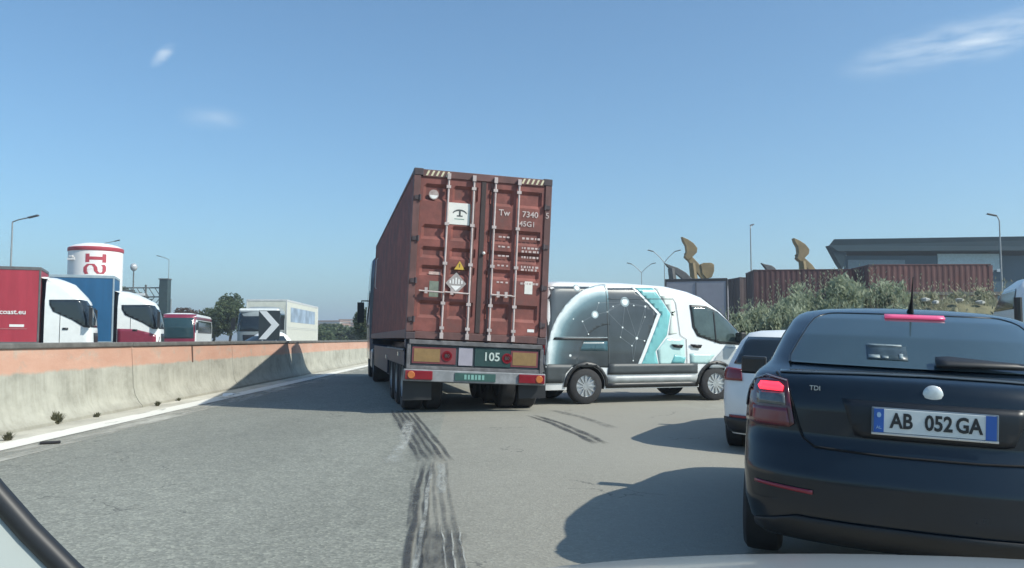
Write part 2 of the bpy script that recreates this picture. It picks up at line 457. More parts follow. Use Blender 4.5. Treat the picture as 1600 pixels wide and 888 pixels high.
M_LEDP = mat('lit_high_brake_lens', (.5, .08, .18), .3, var=.02, emit=(1, .13, .30), es=.25)
M_WTXT = mat('white_lettering', (.75, .74, .72), .6, var=.1, scale=30)

# ------------------------------------------------------------------ ground and road
def gz(x, y):
    """the shoulder falls away to the right close to the camera"""
    k = max(0, min(1, (13-y)/5)); k = k*k*(3-2*k)
    return -max(0, min(x, 8)-1.1)*.052*k
A = asphalt_mat('asphalt')
A2 = asphalt_mat('asphalt_far', (.17, .17, .16), dusty=False)
def sheet(name, xs, ys, z, material, fn=None, road=False):
    vs = []; fs = []; n = len(xs)
    for y in ys:
        for x in xs:
            X, Y = rd(x, y) if road else (x, y)
            vs.append((X, Y, z+(fn(X, Y) if fn else 0)))
    for j in range(len(ys)-1):
        for i in range(n-1): fs.append((j*n+i, j*n+i+1, (j+1)*n+i+1, (j+1)*n+i))
    o = MB().add(vs, fs).build(name, None, material)
    for f in o.data.polygons: f.use_smooth = True
    return tag(o, kind='structure')
M_SOIL = mat('dusty_soil', (.24, .215, .165), .95, var=.3, scale=.25, dirt=(.10, .12, .06), bump=.6, bscale=3)
sheet('ground', [-3000, -400, -60, -12, 0, 1.2, 3, 5, 8, 12, 30, 80, 400, 3000], [-200, -20, 0, 4, 6, 8, 9, 10, 11, 12, 13, 20, 60, 300, 4000], -.22, M_SOIL, gz)
sheet('road', [-6.6, -3, 0, 1.1, 1.6, 2.2, 3, 4, 5, 6, 7, 8, 9.5], [-12, -2, 0, 2, 4, 5, 6, 7, 8, 9, 10, 11, 12, 13, 15, 20, 40, 90, 220], 0, A, gz, road=True)
sheet('verge', [9.4, 12, 16, 30, 90], [-12, 4, 8, 10, 13, 22, 60, 220], -.012, M_SOIL, lambda x, y: gz(x, y)+.0, road=True)
sheet('opposite_road', [-70, -30, -6.55], [-12, 20, 60, 220], -.004, A2, road=True)
# sun-bleached concrete gutter and worn white edge line beside the barrier
M_GUT = mat('bleached_concrete', (.56, .54, .46), .9, var=.16, scale=1.6, stretch=(1, .4, 1), dirt=(.30, .29, .25), bump=.4, bscale=30)
sheet('gutter', [-6.3, -5.78], [-12, 0, 10, 20, 40, 90, 200], .004, M_GUT, road=True)
sheet('edge_line', [-5.80, -5.42], [-12, 0, 10, 20, 40, 90, 200], .009, worn_mat('worn_white_line', (.74, .73, .66), .36, 3, (1, .25, 1), .07), road=True)
sheet('gutter_dust', [-5.5, -4.95], [-12, 0, 10, 20, 40, 90, 200], .0045, worn_mat('gutter_dust', (.46, .45, .39), .5, 2.0, (1.2, .25, 1), .14), road=True)
# the far lane edge beyond the lorry
sheet('lane_line', [-.34, -.22], [30, 60, 120], .005, worn_mat('worn_lane_line', (.6, .6, .56), .45, 4), road=True)

def ground_band(name, pts, w, material, z=.005, n=1, gap=0):
    """bands on the road following photographed ground points given as (px, py)"""
    P = [Vector(((px-800)/F*EYE*F/(py-HZ), EYE*F/(py-HZ), 0)) for px, py in pts]
    P2 = []
    for a, b in zip(P, P[1:]):
        for k in range(8): P2.append(a.lerp(b, k/8))
    P2.append(P[-1]); mb = MB(); fd = []; N = len(P2)
    for j in range(n):
        off = (j-(n-1)/2)*gap; vs = []; fs = []
        for i, p in enumerate(P2):
            d = (P2[min(i+1, N-1)]-P2[max(i-1, 0)]).normalized(); s = Vector((d.y, -d.x, 0))
            wob = .016*noise.noise(Vector((j*3.1, i*.25, 0)))
            ww = w*(1.15+.8*noise.noise(Vector((j*5.3+9, i*.3, 2))))
            t = i/(N-1); en = min(1, t*7+.1, (1-t)*7+.05)*(.8+.5*noise.noise(Vector((j*2.7, i*.35, 5))))
            for e, k in ((-.5, 0), (-.22, 1), (.22, 1), (.5, 0)):
                q = p+s*(off+wob+e*ww); q.z = z+gz(q.x, q.y); vs.append(q); fd.append(max(0, k*en))
        for i in range(N-1):
            for k in range(3): fs.append((4*i+k, 4*i+k+1, 4*i+k+5, 4*i+k+4))
        mb.add(vs, fs)
    o = mb.build(name, None, material)
    a = o.data.attributes.new('fade', 'FLOAT', 'POINT')
    for i, v in enumerate(fd): a.data[i].value = v
    return tag(o, kind='structure')
M_SKID = worn_mat('tyre_rubber_mark', (.05, .053, .056), .36, 16, (1, .5, 1), .2, amp=.8, fade=True)
M_SKID2 = worn_mat('faint_rubber_mark', (.08, .083, .085), .46, 12, (1, .3, 1), .2, amp=.55, fade=True)
M_SCUF = worn_mat('pale_scuff', (.46, .47, .43), .45, 12, (1, .35, 1), .16, amp=.8, fade=True)
ground_band('skid_mark', [(628, 640), (645, 662), (662, 688), (684, 719)], .055, M_SKID, .006, 5, .085)
ground_band('skid_mark', [(672, 720), (664, 752), (659, 790), (648, 888), (640, 940)], .05, M_SKID, .006, 2, .075)
ground_band('skid_mark', [(684, 826), (690, 860), (692, 890), (694, 940)], .04, M_SKID2, .0062, 6, .05)
ground_band('skid_mark', [(676, 716), (674, 760), (678, 820), (684, 888), (688, 940)], .035, M_SKID2, .0061, 6, .06)
ground_band('skid_mark', [(688, 812), (692, 850), (694, 890), (697, 940)], .26, M_SKID2, .0058)
ground_band('skid_mark', [(620, 640), (652, 676), (672, 719)], .32, M_SKID2, .0055)
ground_band('scuff_mark', [(641, 655), (634, 690), (612, 724)], .16, M_SCUF, .0065)
ground_band('scuff_mark', [(676, 724), (668, 790), (650, 888), (645, 940)], .035, M_SCUF, .0067)
ground_band('scuff_mark', [(705, 816), (710, 850), (716, 890), (718, 940)], .012, M_SCUF, .0068, 3, .055)
ground_band('scuff_mark', [(690, 722), (694, 770)], .08, M_SCUF, .0066)
ground_band('skid_mark', [(828, 648), (868, 660), (905, 676), (940, 692)], .10, M_SKID, .006, 2, .13)
ground_band('skid_mark', [(860, 640), (905, 650), (960, 668)], .16, M_SKID2, .0064)

# ------------------------------------------------------------------ median barrier
def barrier_mat():
    m, n, l, p = new_mat('painted_concrete')
    t = n.new('ShaderNodeTexCoord'); v = t.outputs['Object']
    geo = n.new('ShaderNodeObjectInfo')
    add = n.new('ShaderNodeVectorMath'); add.operation = 'ADD'; l.new(v, add.inputs[0]); l.new(geo.outputs['Location'], add.inputs[1]); v2 = add.outputs[0]
    sep = n.new('ShaderNodeSeparateXYZ'); l.new(v, sep.inputs[0]); Z = sep.outputs[2]
    cb = ramp(n, l, tnoise(n, l, v2, 1.3, 7, .68, (1, 1, 1.4)), [(.28, (.25, .245, .205)), (.5, (.37, .362, .31)), (.72, (.46, .45, .385))])
    # rain streaks
    st = tnoise(n, l, v2, 2.2, 5, .7, (4, 4, .35))
    cb = nmix(n, l, .7, cb, ramp(n, l, st, [(.3, (.78, .78, .74)), (.6, (1.06, 1.06, 1.05))]), 'MULTIPLY')
    edge = nmath(n, l, 'ADD', Z, nmath(n, l, 'MULTIPLY', nmath(n, l, 'SUBTRACT', tnoise(n, l, v2, 3, 6, .7), .5), .14))
    on = nmath(n, l, 'MULTIPLY', nmath(n, l, 'SUBTRACT', edge, .745), 22, clamp=True)
    wear = nmath(n, l, 'MULTIPLY', nmath(n, l, 'SUBTRACT', tnoise(n, l, v2, 2.4, 8, .72, (1, 1, 1.6)), .36), 9, clamp=True)
    oc = ramp(n, l, tnoise(n, l, v2, .9, 6, .7, (1, .5, 2)), [(.3, (.46, .245, .17)), (.6, (.54, .32, .235)), (.8, (.53, .41, .33))])
    f = nmath(n, l, 'MULTIPLY', on, nmath(n, l, 'ADD', nmath(n, l, 'MULTIPLY', wear, .45), .5))
    c = nmix(n, l, f, cb, oc)
    # splash dirt towards the foot
    ft = nmath(n, l, 'MULTIPLY', nmath(n, l, 'SUBTRACT', .16, edge), 7, clamp=True)
    c = nmix(n, l, nmath(n, l, 'MULTIPLY', ft, .4), c, (.20, .185, .15))
    l.new(c, p.inputs['Base Color']); p.inputs['Roughness'].default_value = .9
    b = n.new('ShaderNodeBump'); b.inputs['Strength'].default_value = .35; b.inputs['Distance'].default_value = .02
    l.new(tnoise(n, l, v2, 18, 6, .7), b.inputs['Height']); l.new(b.outputs[0], p.inputs['Normal'])
    return m
M_BAR = barrier_mat()
M_CAP = mat('dark_grey_cap', (.145, .14, .13), .85, var=.2, scale=5, dirt=(.08, .08, .075))
SEG = 6.0
def barrier_proto():
    prof = [(.30, 0), (.295, .05), (.235, .11), (.165, .23), (.125, .40), (.075, 1.11), (-.075, 1.11), (-.125, .40), (-.165, .23), (-.235, .11), (-.295, .05), (-.30, 0)]
    L = SEG-.025; mb = MB(); ny = 12; n = len(prof); vs = []; fs = []
    for j in range(ny+1):
        for x, z in prof:
            k = .006*noise.noise(Vector((x*9, j*.9, z*5))); vs.append((x+k, j*L/ny, z))
    for j in range(ny):
        for i in range(n): fs.append((j*n+i, j*n+(i+1) % n, (j+1)*n+(i+1) % n, (j+1)*n+i))
    fs += [tuple(range(n)), tuple(ny*n+i for i in range(n))]
    mb.add(vs, fs)
    root = empty('concrete_barrier', (0, 0, 0))
    mb.build('barrier_block', root, M_BAR, smooth=25)
    MB().bb(-.11, .11, 0, L, 1.112, 1.195).build('top_cap', root, M_CAP, bevel=.02)  # dark grey strip along the top of the block
    return root
proto = barrier_proto()
B0 = 15.5
k0 = -2; first = True
ORD = ['', 'second', 'third', 'fourth', 'fifth', 'sixth', 'seventh', 'eighth', 'ninth', 'tenth']
for k in range(-2, 22):
    o = proto if first else copy_tree(proto); first = False
    X, Y = rd(-6.58, B0+SEG*k); o.location = (X, Y, 0); o.rotation_euler = (0, 0, .03)
    if k == -2: lab = 'nearest concrete barrier block, lying just beyond the left edge of the photo'
    elif k == -1: lab = 'orange topped concrete barrier block at the left edge, weed clumps at its foot'
    elif k == 0: lab = 'sunlit orange topped concrete barrier block behind the scrap of white litter'
    elif k == 1: lab = 'concrete barrier block crossed by the slanting edge of the container lorry shadow'
    elif k == 2: lab = 'concrete barrier block wholly in the container lorry shadow'
    elif k == 3: lab = 'concrete barrier block where the pale strip of sunlight between cab and container falls'
    elif k == 4: lab = 'first sunlit concrete barrier block beyond the lorry shadow'
    elif k < 9: lab = '%s sunlit concrete barrier block beyond the lorry shadow' % ORD[k-4+0]
    else: lab = 'tiny far concrete barrier block near where the barrier vanishes behind the lorry'
    tag(o, lab, 'barrier', 'far concrete barrier blocks' if k >= 9 else 'concrete barrier blocks along the median')
# dark mark on the painted band (a drain slot bracket)
X, Y = rd(-6.46, 18.6)
b = MB().bb(-.012, .02, -.035, .035, .74, 1.10).build('drain_bracket', None, mat('rusty_iron', (.10, .055, .04), .8, var=.3, scale=20), bevel=.004)
b.location = (X, Y, 0); b.rotation_euler = (0, R(-2.6), .03); tag(b, 'rusty brown vertical strip on the orange band of the barrier', 'bracket')
X, Y = rd(-6.46, 15.1+19)

# weeds and litter at the barrier foot
M_WEED = leaf_mat('dry_weed', (.07, .08, .045), (.13, .13, .08), (.20, .18, .11))
def tuft(px, py, s, label):
    p = at(px, py, EYE*F/(py-HZ)); mb = MB(); rnd = random.Random(px)
    for i in range(130):
        a = rnd.uniform(0, 2*PI); t = rnd.uniform(0, .9); h = s*rnd.uniform(.4, 1); r0 = rnd.uniform(0, s*.25)
        b0 = Vector((r0*math.cos(a), r0*math.sin(a)*1.5, 0)); d = Vector((math.cos(a)*t, math.sin(a)*t, 1)).normalized()
        w = s*.06; sd = Vector((-math.sin(a), math.cos(a), 0))*w
        m_ = b0+d*h*.6; e = b0+d*h+Vector((math.cos(a), math.sin(a), -.4))*h*.2*t
        mb.add([b0-sd, b0+sd, m_+sd, m_-sd, e], [(0, 1, 2, 3), (3, 2, 4)])
    o = mb.build('weed_tuft', None, M_WEED); o.location = (p.x, p.y, .003)
    tag(o, label, 'weed', 'weeds at the foot of the barrier')
tuft(93, 662, .21, 'dry weed tuft at the barrier foot, tallest of the row')
tuft(20, 687, .12, 'low weed tuft at the barrier foot nearest the left edge')
tuft(157, 651, .09, 'small weed tuft at the barrier foot right of the tallest one')
tuft(250, 634, .11, 'weed tuft at the barrier foot just left of the lorry shadow')
tuft(283, 626, .08, 'tiny weed tuft at the barrier foot nearest the lorry shadow')
p = at(341, 612, 18.6)
mb = MB(); rnd = random.Random(3)
vs = [(rnd.uniform(-.02, .02)+i*.05-.1, rnd.uniform(-.02, .02)+j*.06-.09, .015+rnd.uniform(0, .07)) for j in range(4) for i in range(5)]
mb.add(vs, [(j*5+i, j*5+i+1, j*5+i+6, j*5+i+5) for j in range(3) for i in range(4)])
o = mb.build('litter_bag', None, mat('white_plastic_film', (.8, .8, .78), .5, var=.05), solid=.004); o.location = (-6.05, 17.9, .012)
tag(o, 'crumpled scrap of white plastic litter at the barrier foot', 'litter')
o = MB().box(0, 0, .012, .22, .13, .02, Matrix.Rotation(.5, 3, 'Z')).build('flattened_litter', None, M_DARK, bevel=.008); o.location = tuple(at(86, 692, EYE*F/162)); o.location.z = .008
tag(o, 'dark flat scrap lying on the white edge line', 'litter')

# ------------------------------------------------------------------ the shipping container
YAW = R(12.3); ROLL = R(2.6); RC = Vector((-.60, 14.25, 0))
CZ = 1.21
M_CRED = mat('container_brown_red', (.235, .074, .060), .6, var=.28, scale=2.2, dirt=(.12, .058, .05), bump=.15, bscale=14)
M_CRED2 = mat('container_edge_red', (.14, .066, .060), .6, var=.25, scale=3, dirt=(.10, .05, .045))
M_ROD = mat('lock_rod_steel', (.50, .42, .40), .5, metal=.2, var=.2, scale=6)
M_GASK = mat('door_gasket', (.05, .035, .035), .8, var=.2)
HZM = mat('hazard_pale', (.6, .55, .38), .6, var=.2, scale=20)
def corr_side(mb, x, sg, L, z0, z1, y0, depth=.036, pitch=.278):
    y = y0; pts = []
    while y < L-.1:
        pts += [(x, y), (x, y+.07), (x-sg*depth, y+.14), (x-sg*depth, y+.21)]; y += pitch
    pts.append((x, L-.1)); vs = []; fs = []
    for a, b in pts: vs += [(a, b, z0), (a, b, z1)]
    for i in range(len(pts)-1): fs.append((2*i, 2*i+2, 2*i+3, 2*i+1))
    mb.add(vs, fs)
def container_body(root, M1, M2, L=12.19, H=2.9, W=1.219, depth=.036):
    mb = MB().m(M1)
    for sg in (-1, 1): corr_side(mb, sg*(W-.012), sg, L, .14, H-.06, .1, depth)
    # roof, floor, front
    mb.m(M1); mb.bb(-W+.03, W-.03, .05, L-.05, H-.04, H-.015); mb.bb(-W+.03, W-.03, .05, L-.05, .1, .14); mb.bb(-W+.03, W-.03, L-.08, L-.05, .1, H-.05)
    o = mb.build('container_panels', root)
    fr = MB().m(M2)
    for sg in (-1, 1):
        x0, x1 = sorted((sg*(W-.06), sg*W))
        fr.bb(x0, x1, .12, L-.12, 0.0, .15); fr.bb(x0, x1, .12, L-.12, H-.06, H)
        x0, x1 = sorted((sg*(W-.12), sg*(W-.002)))
        fr.bb(x0, x1, .002, .13, .118, H-.118); fr.bb(x0, x1, L-.13, L-.002, .118, H-.118)
    fr.bb(-W+.15, W-.15, .004, .12, 0.004, .13); fr.bb(-W+.15, W-.15, .004, .12, H-.13, H-.004)
    fr.bb(-W+.15, W-.15, L-.12, L-.004, .004, .13); fr.bb(-W+.15, W-.15, L-.12, L-.004, H-.13, H-.004)
    fr.build('frame', root, bevel=.008)
    for sg in (-1, 1):
        for yy in (0, L-.178):
            for zz in (-.012, H-.115):
                x0, x1 = sorted((sg*(W-.162), sg*(W+.002))); MB().bb(x0, x1, yy-.003, yy+.178, zz, zz+.118+.006).build('corner_casting', root, M_CCAST, bevel=.012)
M_CCAST = mat('casting_dark', (.055, .04, .045), .6, var=.3, scale=8)
M_CTXT = mat('container_lettering', (.52, .43, .41), .7, var=.3, scale=25)
cont = empty('shipping_container', RC+Vector((0, 0, CZ)), YAW, ROLL, 'brown red high shipping container with white placard on its doors, leaning right on the lorry', 'shipping container')
container_body(cont, M_CRED, M_CRED2)
# each door: pressed panel with horizontal corrugations, narrow rims
def door(x0, x1, bands):
    H0, H1 = .135, 2.77; NX = 18
    prof = [(H0, 0), (H0+.07, 0)]
    for (a, b) in bands: prof += [(a, 0), (a+.055, .042), (b-.055, .042), (b, 0)]
    prof.append((H1, 0)); prof.sort()
    # split each band in panels between the rods: recess stops short of rims
    xs = [x0, x0+.05]; mid = (x0+x1)/2
    cols = [(x0+.05, x0+.09, mid-.07, mid-.03), (mid+.03, mid+.07, x1-.09, x1-.05)]
    X = [(x0, 0), (x0+.05, 0), (x0+.10, 1), (mid-.075, 1), (mid-.03, 0), (mid+.03, 0), (mid+.075, 1), (x1-.10, 1), (x1-.05, 0), (x1, 0)]
    mb = MB().m(M_CRED); vs = []; fs = []
    for z, dp in prof:
        for x, k in X: vs.append((x, .028+dp*k, z))
    n = len(X)
    for j in range(len(prof)-1):
        for i in range(n-1): fs.append((j*n+i, j*n+i+1, (j+1)*n+i+1, (j+1)*n+i))
    mb.add(vs, fs)
    return mb.build('door', cont, solid=.004)
bands = [(2.22, 2.64), (1.42, 1.62+.1), (1.02, 1.28), (2.22-.62+.18, 2.22-.62+.44), (.55, .80), (.22, .42)]
bands = [(.36, .66), (1.08, 1.26), (1.38, 1.58), (1.70, 1.96), (2.36, 2.66)]
dl = door(-1.095, -.045, bands); dr = door(.045, 1.095, bands)
MB().bb(-.042, .042, .012, .04, .14, 2.76).build('door_gasket', cont, M_GASK, bevel=.008)
for x in (-.155, .155):
    MB().bb(x-.02, x+.02, .004, .022, .16, 2.74).build('door_rim', cont, M_CRED2, bevel=.004)
rods = (-.62, -.18, .20, .62)
for i, x in enumerate(rods):
    y = -.02
    r = MB().m(M_ROD).tube([(x, y, .03), (x, y, 2.84)], .019, 10)
    for z in (.20, .62, 1.30, 1.98, 2.62): r.box(x, y, z, .075, .05, .05)
    r.box(x, y-.005, 2.80, .06, .05, .10); r.box(x, y-.005, .07, .06, .05, .10)
    ro = r.build('lock_rod', cont, smooth=50)
    sg = 1 if i in (1, 3) else -1
    hd = MB().m(M_ROD).tube([(x, y-.03, .80), (x-(.42 if i != 2 else -.36)*1, y-.035, .80+.01)], .014, 8)
    hd.box(x-(.30 if i != 2 else -.26), y-.02, .82, .05, .05, .10)
    hd.build('lock_handle', cont, smooth=50)
for sg in (-1, 1):
    for z in (.33, .98, 1.70, 2.40):
        MB().tube([(sg*1.10, -.012, z-.05), (sg*1.10, -.012, z+.05)], .022, 8).box(sg*1.145, -.008, z, .09, .02, .07).build('hinge', cont, M_CCAST)
# markings
Y0 = .018
def plate(x0, x1, z0, z1, m, name, y=Y0, t=.003, bev=0): return MB().bb(x0, x1, y-t, y, z0, z1).build(name, cont, m, bevel=bev)
M_WP = mat('placard_white', (.72, .71, .66), .6, var=.06, scale=9)
M_GRN = mat('placard_green', (.14, .26, .20), .6, var=.1)
M_INK = mat('placard_ink', (.06, .07, .07), .7)
pc = plate(-.60, -.23, 1.985, 2.36, M_WP, 'placard', y=.022)
MB().bb(-.225, -.215, .012, .019, 1.985, 2.34).build('placard_edge', pc, M_GRN)
arc = MB()
for i in range(10):
    a0, a1 = PI*.12+PI*.76*i/10, PI*.12+PI*.76*(i+1)/10
    w = lambda t: .022+.02*math.sin(t)
    arc.add([(-.40+.135*math.cos(t)*q, .0175, 2.15+.10*math.sin(t)*q2) for t, q, q2 in ((a0, 1, 1), (a1, 1, 1), (a1, .9, .72), (a0, .9, .72))], [(0, 1, 2, 3)])
arc.bb(-.415, -.385, .0172, .0185, 2.14, 2.24); arc.bb(-.45, -.35, .0172, .0185, 2.125, 2.145)
arc.build('placard_emblem', pc, M_INK, solid=.0015)
MB().bb(-.49, -.32, .0168, .0185, 2.075, 2.088).build('placard_caption', pc, M_GRN)
cb_ = MB().lathe([(.085, -.002), (.085, .002)], 28, 'y', (-.865, .014, 2.47)).build('round_label', cont, mat('label_faded', (.36, .29, .27), .6, var=.25, scale=14))
MB().prism([(.07*math.cos(t)-.865, .07*math.sin(t)+2.47) for t in [PI*(1.05+.9*i/12) for i in range(13)]], .0095, .012).build('label_patch', cb_, M_WTXT)
# hazard class diamond, warning triangle, green label, pale labels
dm = MB().prism([(-.41, .78), (-.23, .97), (-.41, 1.16), (-.59, .97)], -.002, .004); dmo = dm.build('diamond_placard', cont, mat('diamond_grey', (.33, .30, .29), .6, var=.2, scale=16))
bars = MB()
for i, x in enumerate((-.51, -.46, -.41, -.36, -.31)):
    h = .10-abs(i-2)*.025; bars.prism([(x-.012, .97-h*.1), (x+.012, .97-h*.1), (x+.012, .97+h), (x-.012, .97+h)], -.005, -.0025)
bars.prism([(-.50, .93), (-.32, .93), (-.41, .84)], -.005, -.0025)
bars.build('diamond_marks', dmo, M_WTXT)
tr = MB().prism([(-.45, 1.21), (-.27, 1.21), (-.36, 1.36)], .010, .016).build('warning_triangle', cont, mat('warning_yellow', (.55, .36, .05), .6, var=.15))
MB().bb(-.365, -.355, .006, .0095, 1.25, 1.31).build('triangle_mark', tr, M_INK)
plate(-.86, -.70, .72, .99, mat('faded_green_label', (.17, .20, .16), .7, var=.25, scale=12), 'green_label', y=.024)
plate(-.88, -.68, 1.10, 1.15, mat('faded_pale_label', (.50, .36, .32), .7, var=.3, scale=14), 'faded_label', y=.024)
plate(.80, .94, .86, 1.08, M_WP, 'white_label', y=.024)
plate(.88, 1.0, .20, .25, M_WTXT, 'small_label', y=.024)
text_mesh('Tw', .15, 'container_lettering', cont, M_CTXT, rear_text(.38, .020, 2.25), bold=.002)
text_mesh('7340', .145, 'container_lettering', cont, M_CTXT, rear_text(.845, .020, 2.25), bold=.002)
text_mesh('5', .145, 'container_lettering', cont, M_CTXT, rear_text(1.15, -.006, 2.25))
text_mesh('45G1', .13, 'container_lettering', cont, M_CTXT, rear_text(.80, .020, 2.08), bold=.002)
rnd = random.Random(5)
dat = MB()          # faded data lines on the right door (too small to read)
for z in (1.83, 1.66, 1.60, 1.50, 1.33, 1.28, 1.04):
    x = .72
    while x < 1.02:
        w = rnd.uniform(.02, .06); dat.bb(x, min(1.04, x+w), .0205, .0235, z-.018, z+.018); x += w+rnd.uniform(.015, .03)
    x = .30
    while x < .5 and z not in (1.60, 1.28):
        w = rnd.uniform(.03, .06); dat.bb(x, x+w, .0205, .0235, z-.015, z+.012); x += w+rnd.uniform(.015, .05)
dat.build('data_lines', cont, mat('faded_lettering', (.50, .40, .38), .7, var=.3, scale=30))
# striped hazard marks on the header
for x0 in (-1.02, .66):
    h = MB()
    for i in range(5): x = x0+i*.085; h.prism([(x, 2.79), (x+.035, 2.79), (x+.075, 2.88), (x+.04, 2.88)], -.001, .003)
    h.build('header_stripes', cont, HZM)
MB().lathe([(.028, -.01), (.02, -.03), (.005, -.038)], 16, 'y', (.045, 0, 1.52)).build('door_seal', cont, M_WTXT, smooth=40)
MB().tube([(-1.225, 10.5, 1.45), (-1.26, 10.5, 1.5), (-1.26, 10.5, 2.3), (-1.225, 10.5, 2.35)], .012, 6).build('side_marking', cont, M_WTXT)

# ------------------------------------------------------------------ the lorry under it
truck = empty('container_lorry', RC, YAW, 0, 'lorry with dark container chassis swerving left in the middle of the road', 'lorry')
RM = Matrix.Translation((0, 0, CZ)) @ Matrix.Rotation(ROLL, 4, 'Y') @ Matrix.Translation((0, 0, -CZ))
M_CHAS = mat('chassis_navy', (.022, .03, .055), .5, var=.3, scale=3, dirt=(.05, .048, .045))
M_CHG = mat('chassis_grey', (.15, .145, .15), .6, var=.3, scale=6, dirt=(.08, .075, .07))
ch = MB().m(M_CHAS)
for x in (-.48, .48): ch.bb(x-.07, x+.07, .15, 12.4, .85, 1.15)
for y in (.3, 2, 4, 6, 8, 10, 11.8): ch.bb(-.41, .41, y-.06, y+.06, .9, 1.1)
for y in (.25, 11.7): ch.bb(-1.2, 1.2, y-.12, y+.12, 1.05, 1.19)
for y in (.9, 2.21, 3.52): ch.bb(-.9, .9, y-.06, y+.06, .45, .57)
ch.xf(RM); ch.build('chassis', truck, bevel=.01)
fr = MB().m(M_CHG)
fr.bb(-1.15, 1.15, -.02, .10, 1.12, 1.195); fr.bb(-1.18, -1.12, -.01, .08, .70, 1.118); fr.bb(1.12, 1.18, -.01, .08, .70, 1.118); fr.bb(-1.12, 1.12, .0, .06, .70, .76)
fr.xf(RM); fr.build('rear_frame', truck, bevel=.008)
MB().bb(-1.22, 1.22, -.06, .06, .50, .70).xf(RM).build('rear_bumper', truck, mat('bumper_dull_white', (.25, .26, .27), .5, var=.2, scale=5, dirt=(.2, .2, .2)), bevel=.015)
back = MB().bb(-1.115, 1.115, .025, .045, .765, 1.115).xf(RM).build('board_carrier', truck, mat('carrier_dark', (.035, .045, .055), .6, var=.3))
M_YEL = mat('reflective_yellow', (.24, .15, .06), .45, var=.15, scale=8); M_RED = mat('reflective_red', (.17, .045, .05), .45, var=.15)
for x0, x1 in ((-1.06, -.62), (.64, 1.06)):
    bo = MB().bb(x0-.03, x1+.03+(.24 if x0 < 0 else 0), .012, .022, .80, 1.08).xf(RM).build('marker_board', truck, M_RED)
    MB().bb(x0, x1, .006, .0115, .83, 1.05).xf(RM).build('yellow_panel', bo, M_YEL)
MB().bb(-.30, -.06, .008, .022, .79, 1.09).xf(RM).build('grey_panel', truck, mat('grey_panel', (.33, .31, .36), .5, var=.1))
gp = MB().bb(-.02, .60, .010, .022, .79, 1.10).xf(RM).build('number_panel', truck, mat('number_panel_green', (.018, .05, .048), .45, var=.15))
text_mesh('105', .20, 'panel_number', gp, mat('pale_number', (.45, .52, .48), .6, var=.1), RM @ rear_text(.27, .004, .95), bold=.004)
for x, nm in ((-.50, ''), (.54, '')):
    ds = MB().lathe([(.082, .001), (.082, .008)], 24, 'y', (x, 0, .94)).xf(RM).build('speed_disc', truck, M_WP)
    MB().lathe([(.088, .0), (.088, .012), (.066, .012), (.066, .0)], 24, 'y', (x, -.002, .94)).xf(RM).build('disc_ring', ds, M_REDL)
    text_mesh('80', .085, 'disc_number', ds, M_INK, RM @ rear_text(x, -.004, .94))
for sg in (-1, 1):
    lm = MB().bb(*(sorted((sg*.74, sg*1.20))), -.10, -.055, .53, .68).xf(RM).build('tail_light', truck, M_REDL, bevel=.012)
    MB().lathe([(.055, -.115), (.065, -.10)], 20, 'y', (sg*1.10, 0, .605)).xf(RM).build('indicator_lens', lm, M_ORL)
np_ = MB().bb(-.36, .34, -.075, -.062, .535, .665).xf(RM).build('number_plate', truck, mat('dull_plate_green', (.03, .085, .075), .5, var=.2))
d_ = MB(); x = -.20
for i in range(6):
    w = random.uniform(.03, .055); d_.bb(x, x+w, -.079, -.0755, .56, .64); x += w+.022
d_.xf(RM).build('plate_marks', np_, mat('plate_teal', (.18, .36, .32), .5))
# wheels: three twin axles
for y in (.95, 2.26, 3.57):
    for x in (-1.02, 1.02):
        wheel(truck, x, y, .50, .36, M_STEEL, 10, rimr=.56)
        wheel(truck, x-(.36 if x > 0 else -.36), y, .50, .28, M_STEEL, 10, rimr=.56)
for x in (-1.0, 1.0): MB().bb(x-.24, x+.24, .12, .14, .22, .68).build('mud_flap', truck, M_BLK)
for x in (-1.0, 1.0):
    MB().bb(x-.24, x+.24, .2, 4.3, 1.045, 1.075).build('mudguard', truck, M_BLK, bevel=.01)
sgm = MB()
for sg in (-1, 1):
    x0, x1 = sorted((sg*1.17, sg*1.21))
    sgm.bb(x0, x1, 4.6, 10.2, .50, 1.07)
    for y in (4.8, 6.4, 8, 9.8): sgm.bb(min(sg*1.11, sg*1.165), max(sg*1.11, sg*1.165), y-.04, y+.04, .5, 1.06)
sgm.build('side_guard', truck, M_CHAS, bevel=.01)
for sg in (-1, 1): MB().bb(*sorted((sg*1.205, sg*1.225)), .16, 4.45, .80, 1.09).build('side_skirt', truck, M_CHAS, bevel=.008)
MB().bb(-1.16, -.62, 4.5, 5.6, .45, 1.02).build('tool_box', truck, M_CHAS, bevel=.03)
MB().bb(-.55, .55, .3, .6, .5, .9).build('axle_beam', truck, M_DARK)
# white strips low on the left flank (marker lamps)
MB().bb(-1.245, -1.226, 1.2, 1.3, .95, 1.02).build('marker_lamp', truck, M_CLEAR)
MB().bb(-1.235, -1.215, 4.7, 4.8, .82, .9).build('marker_lamp', truck, M_CLEAR)
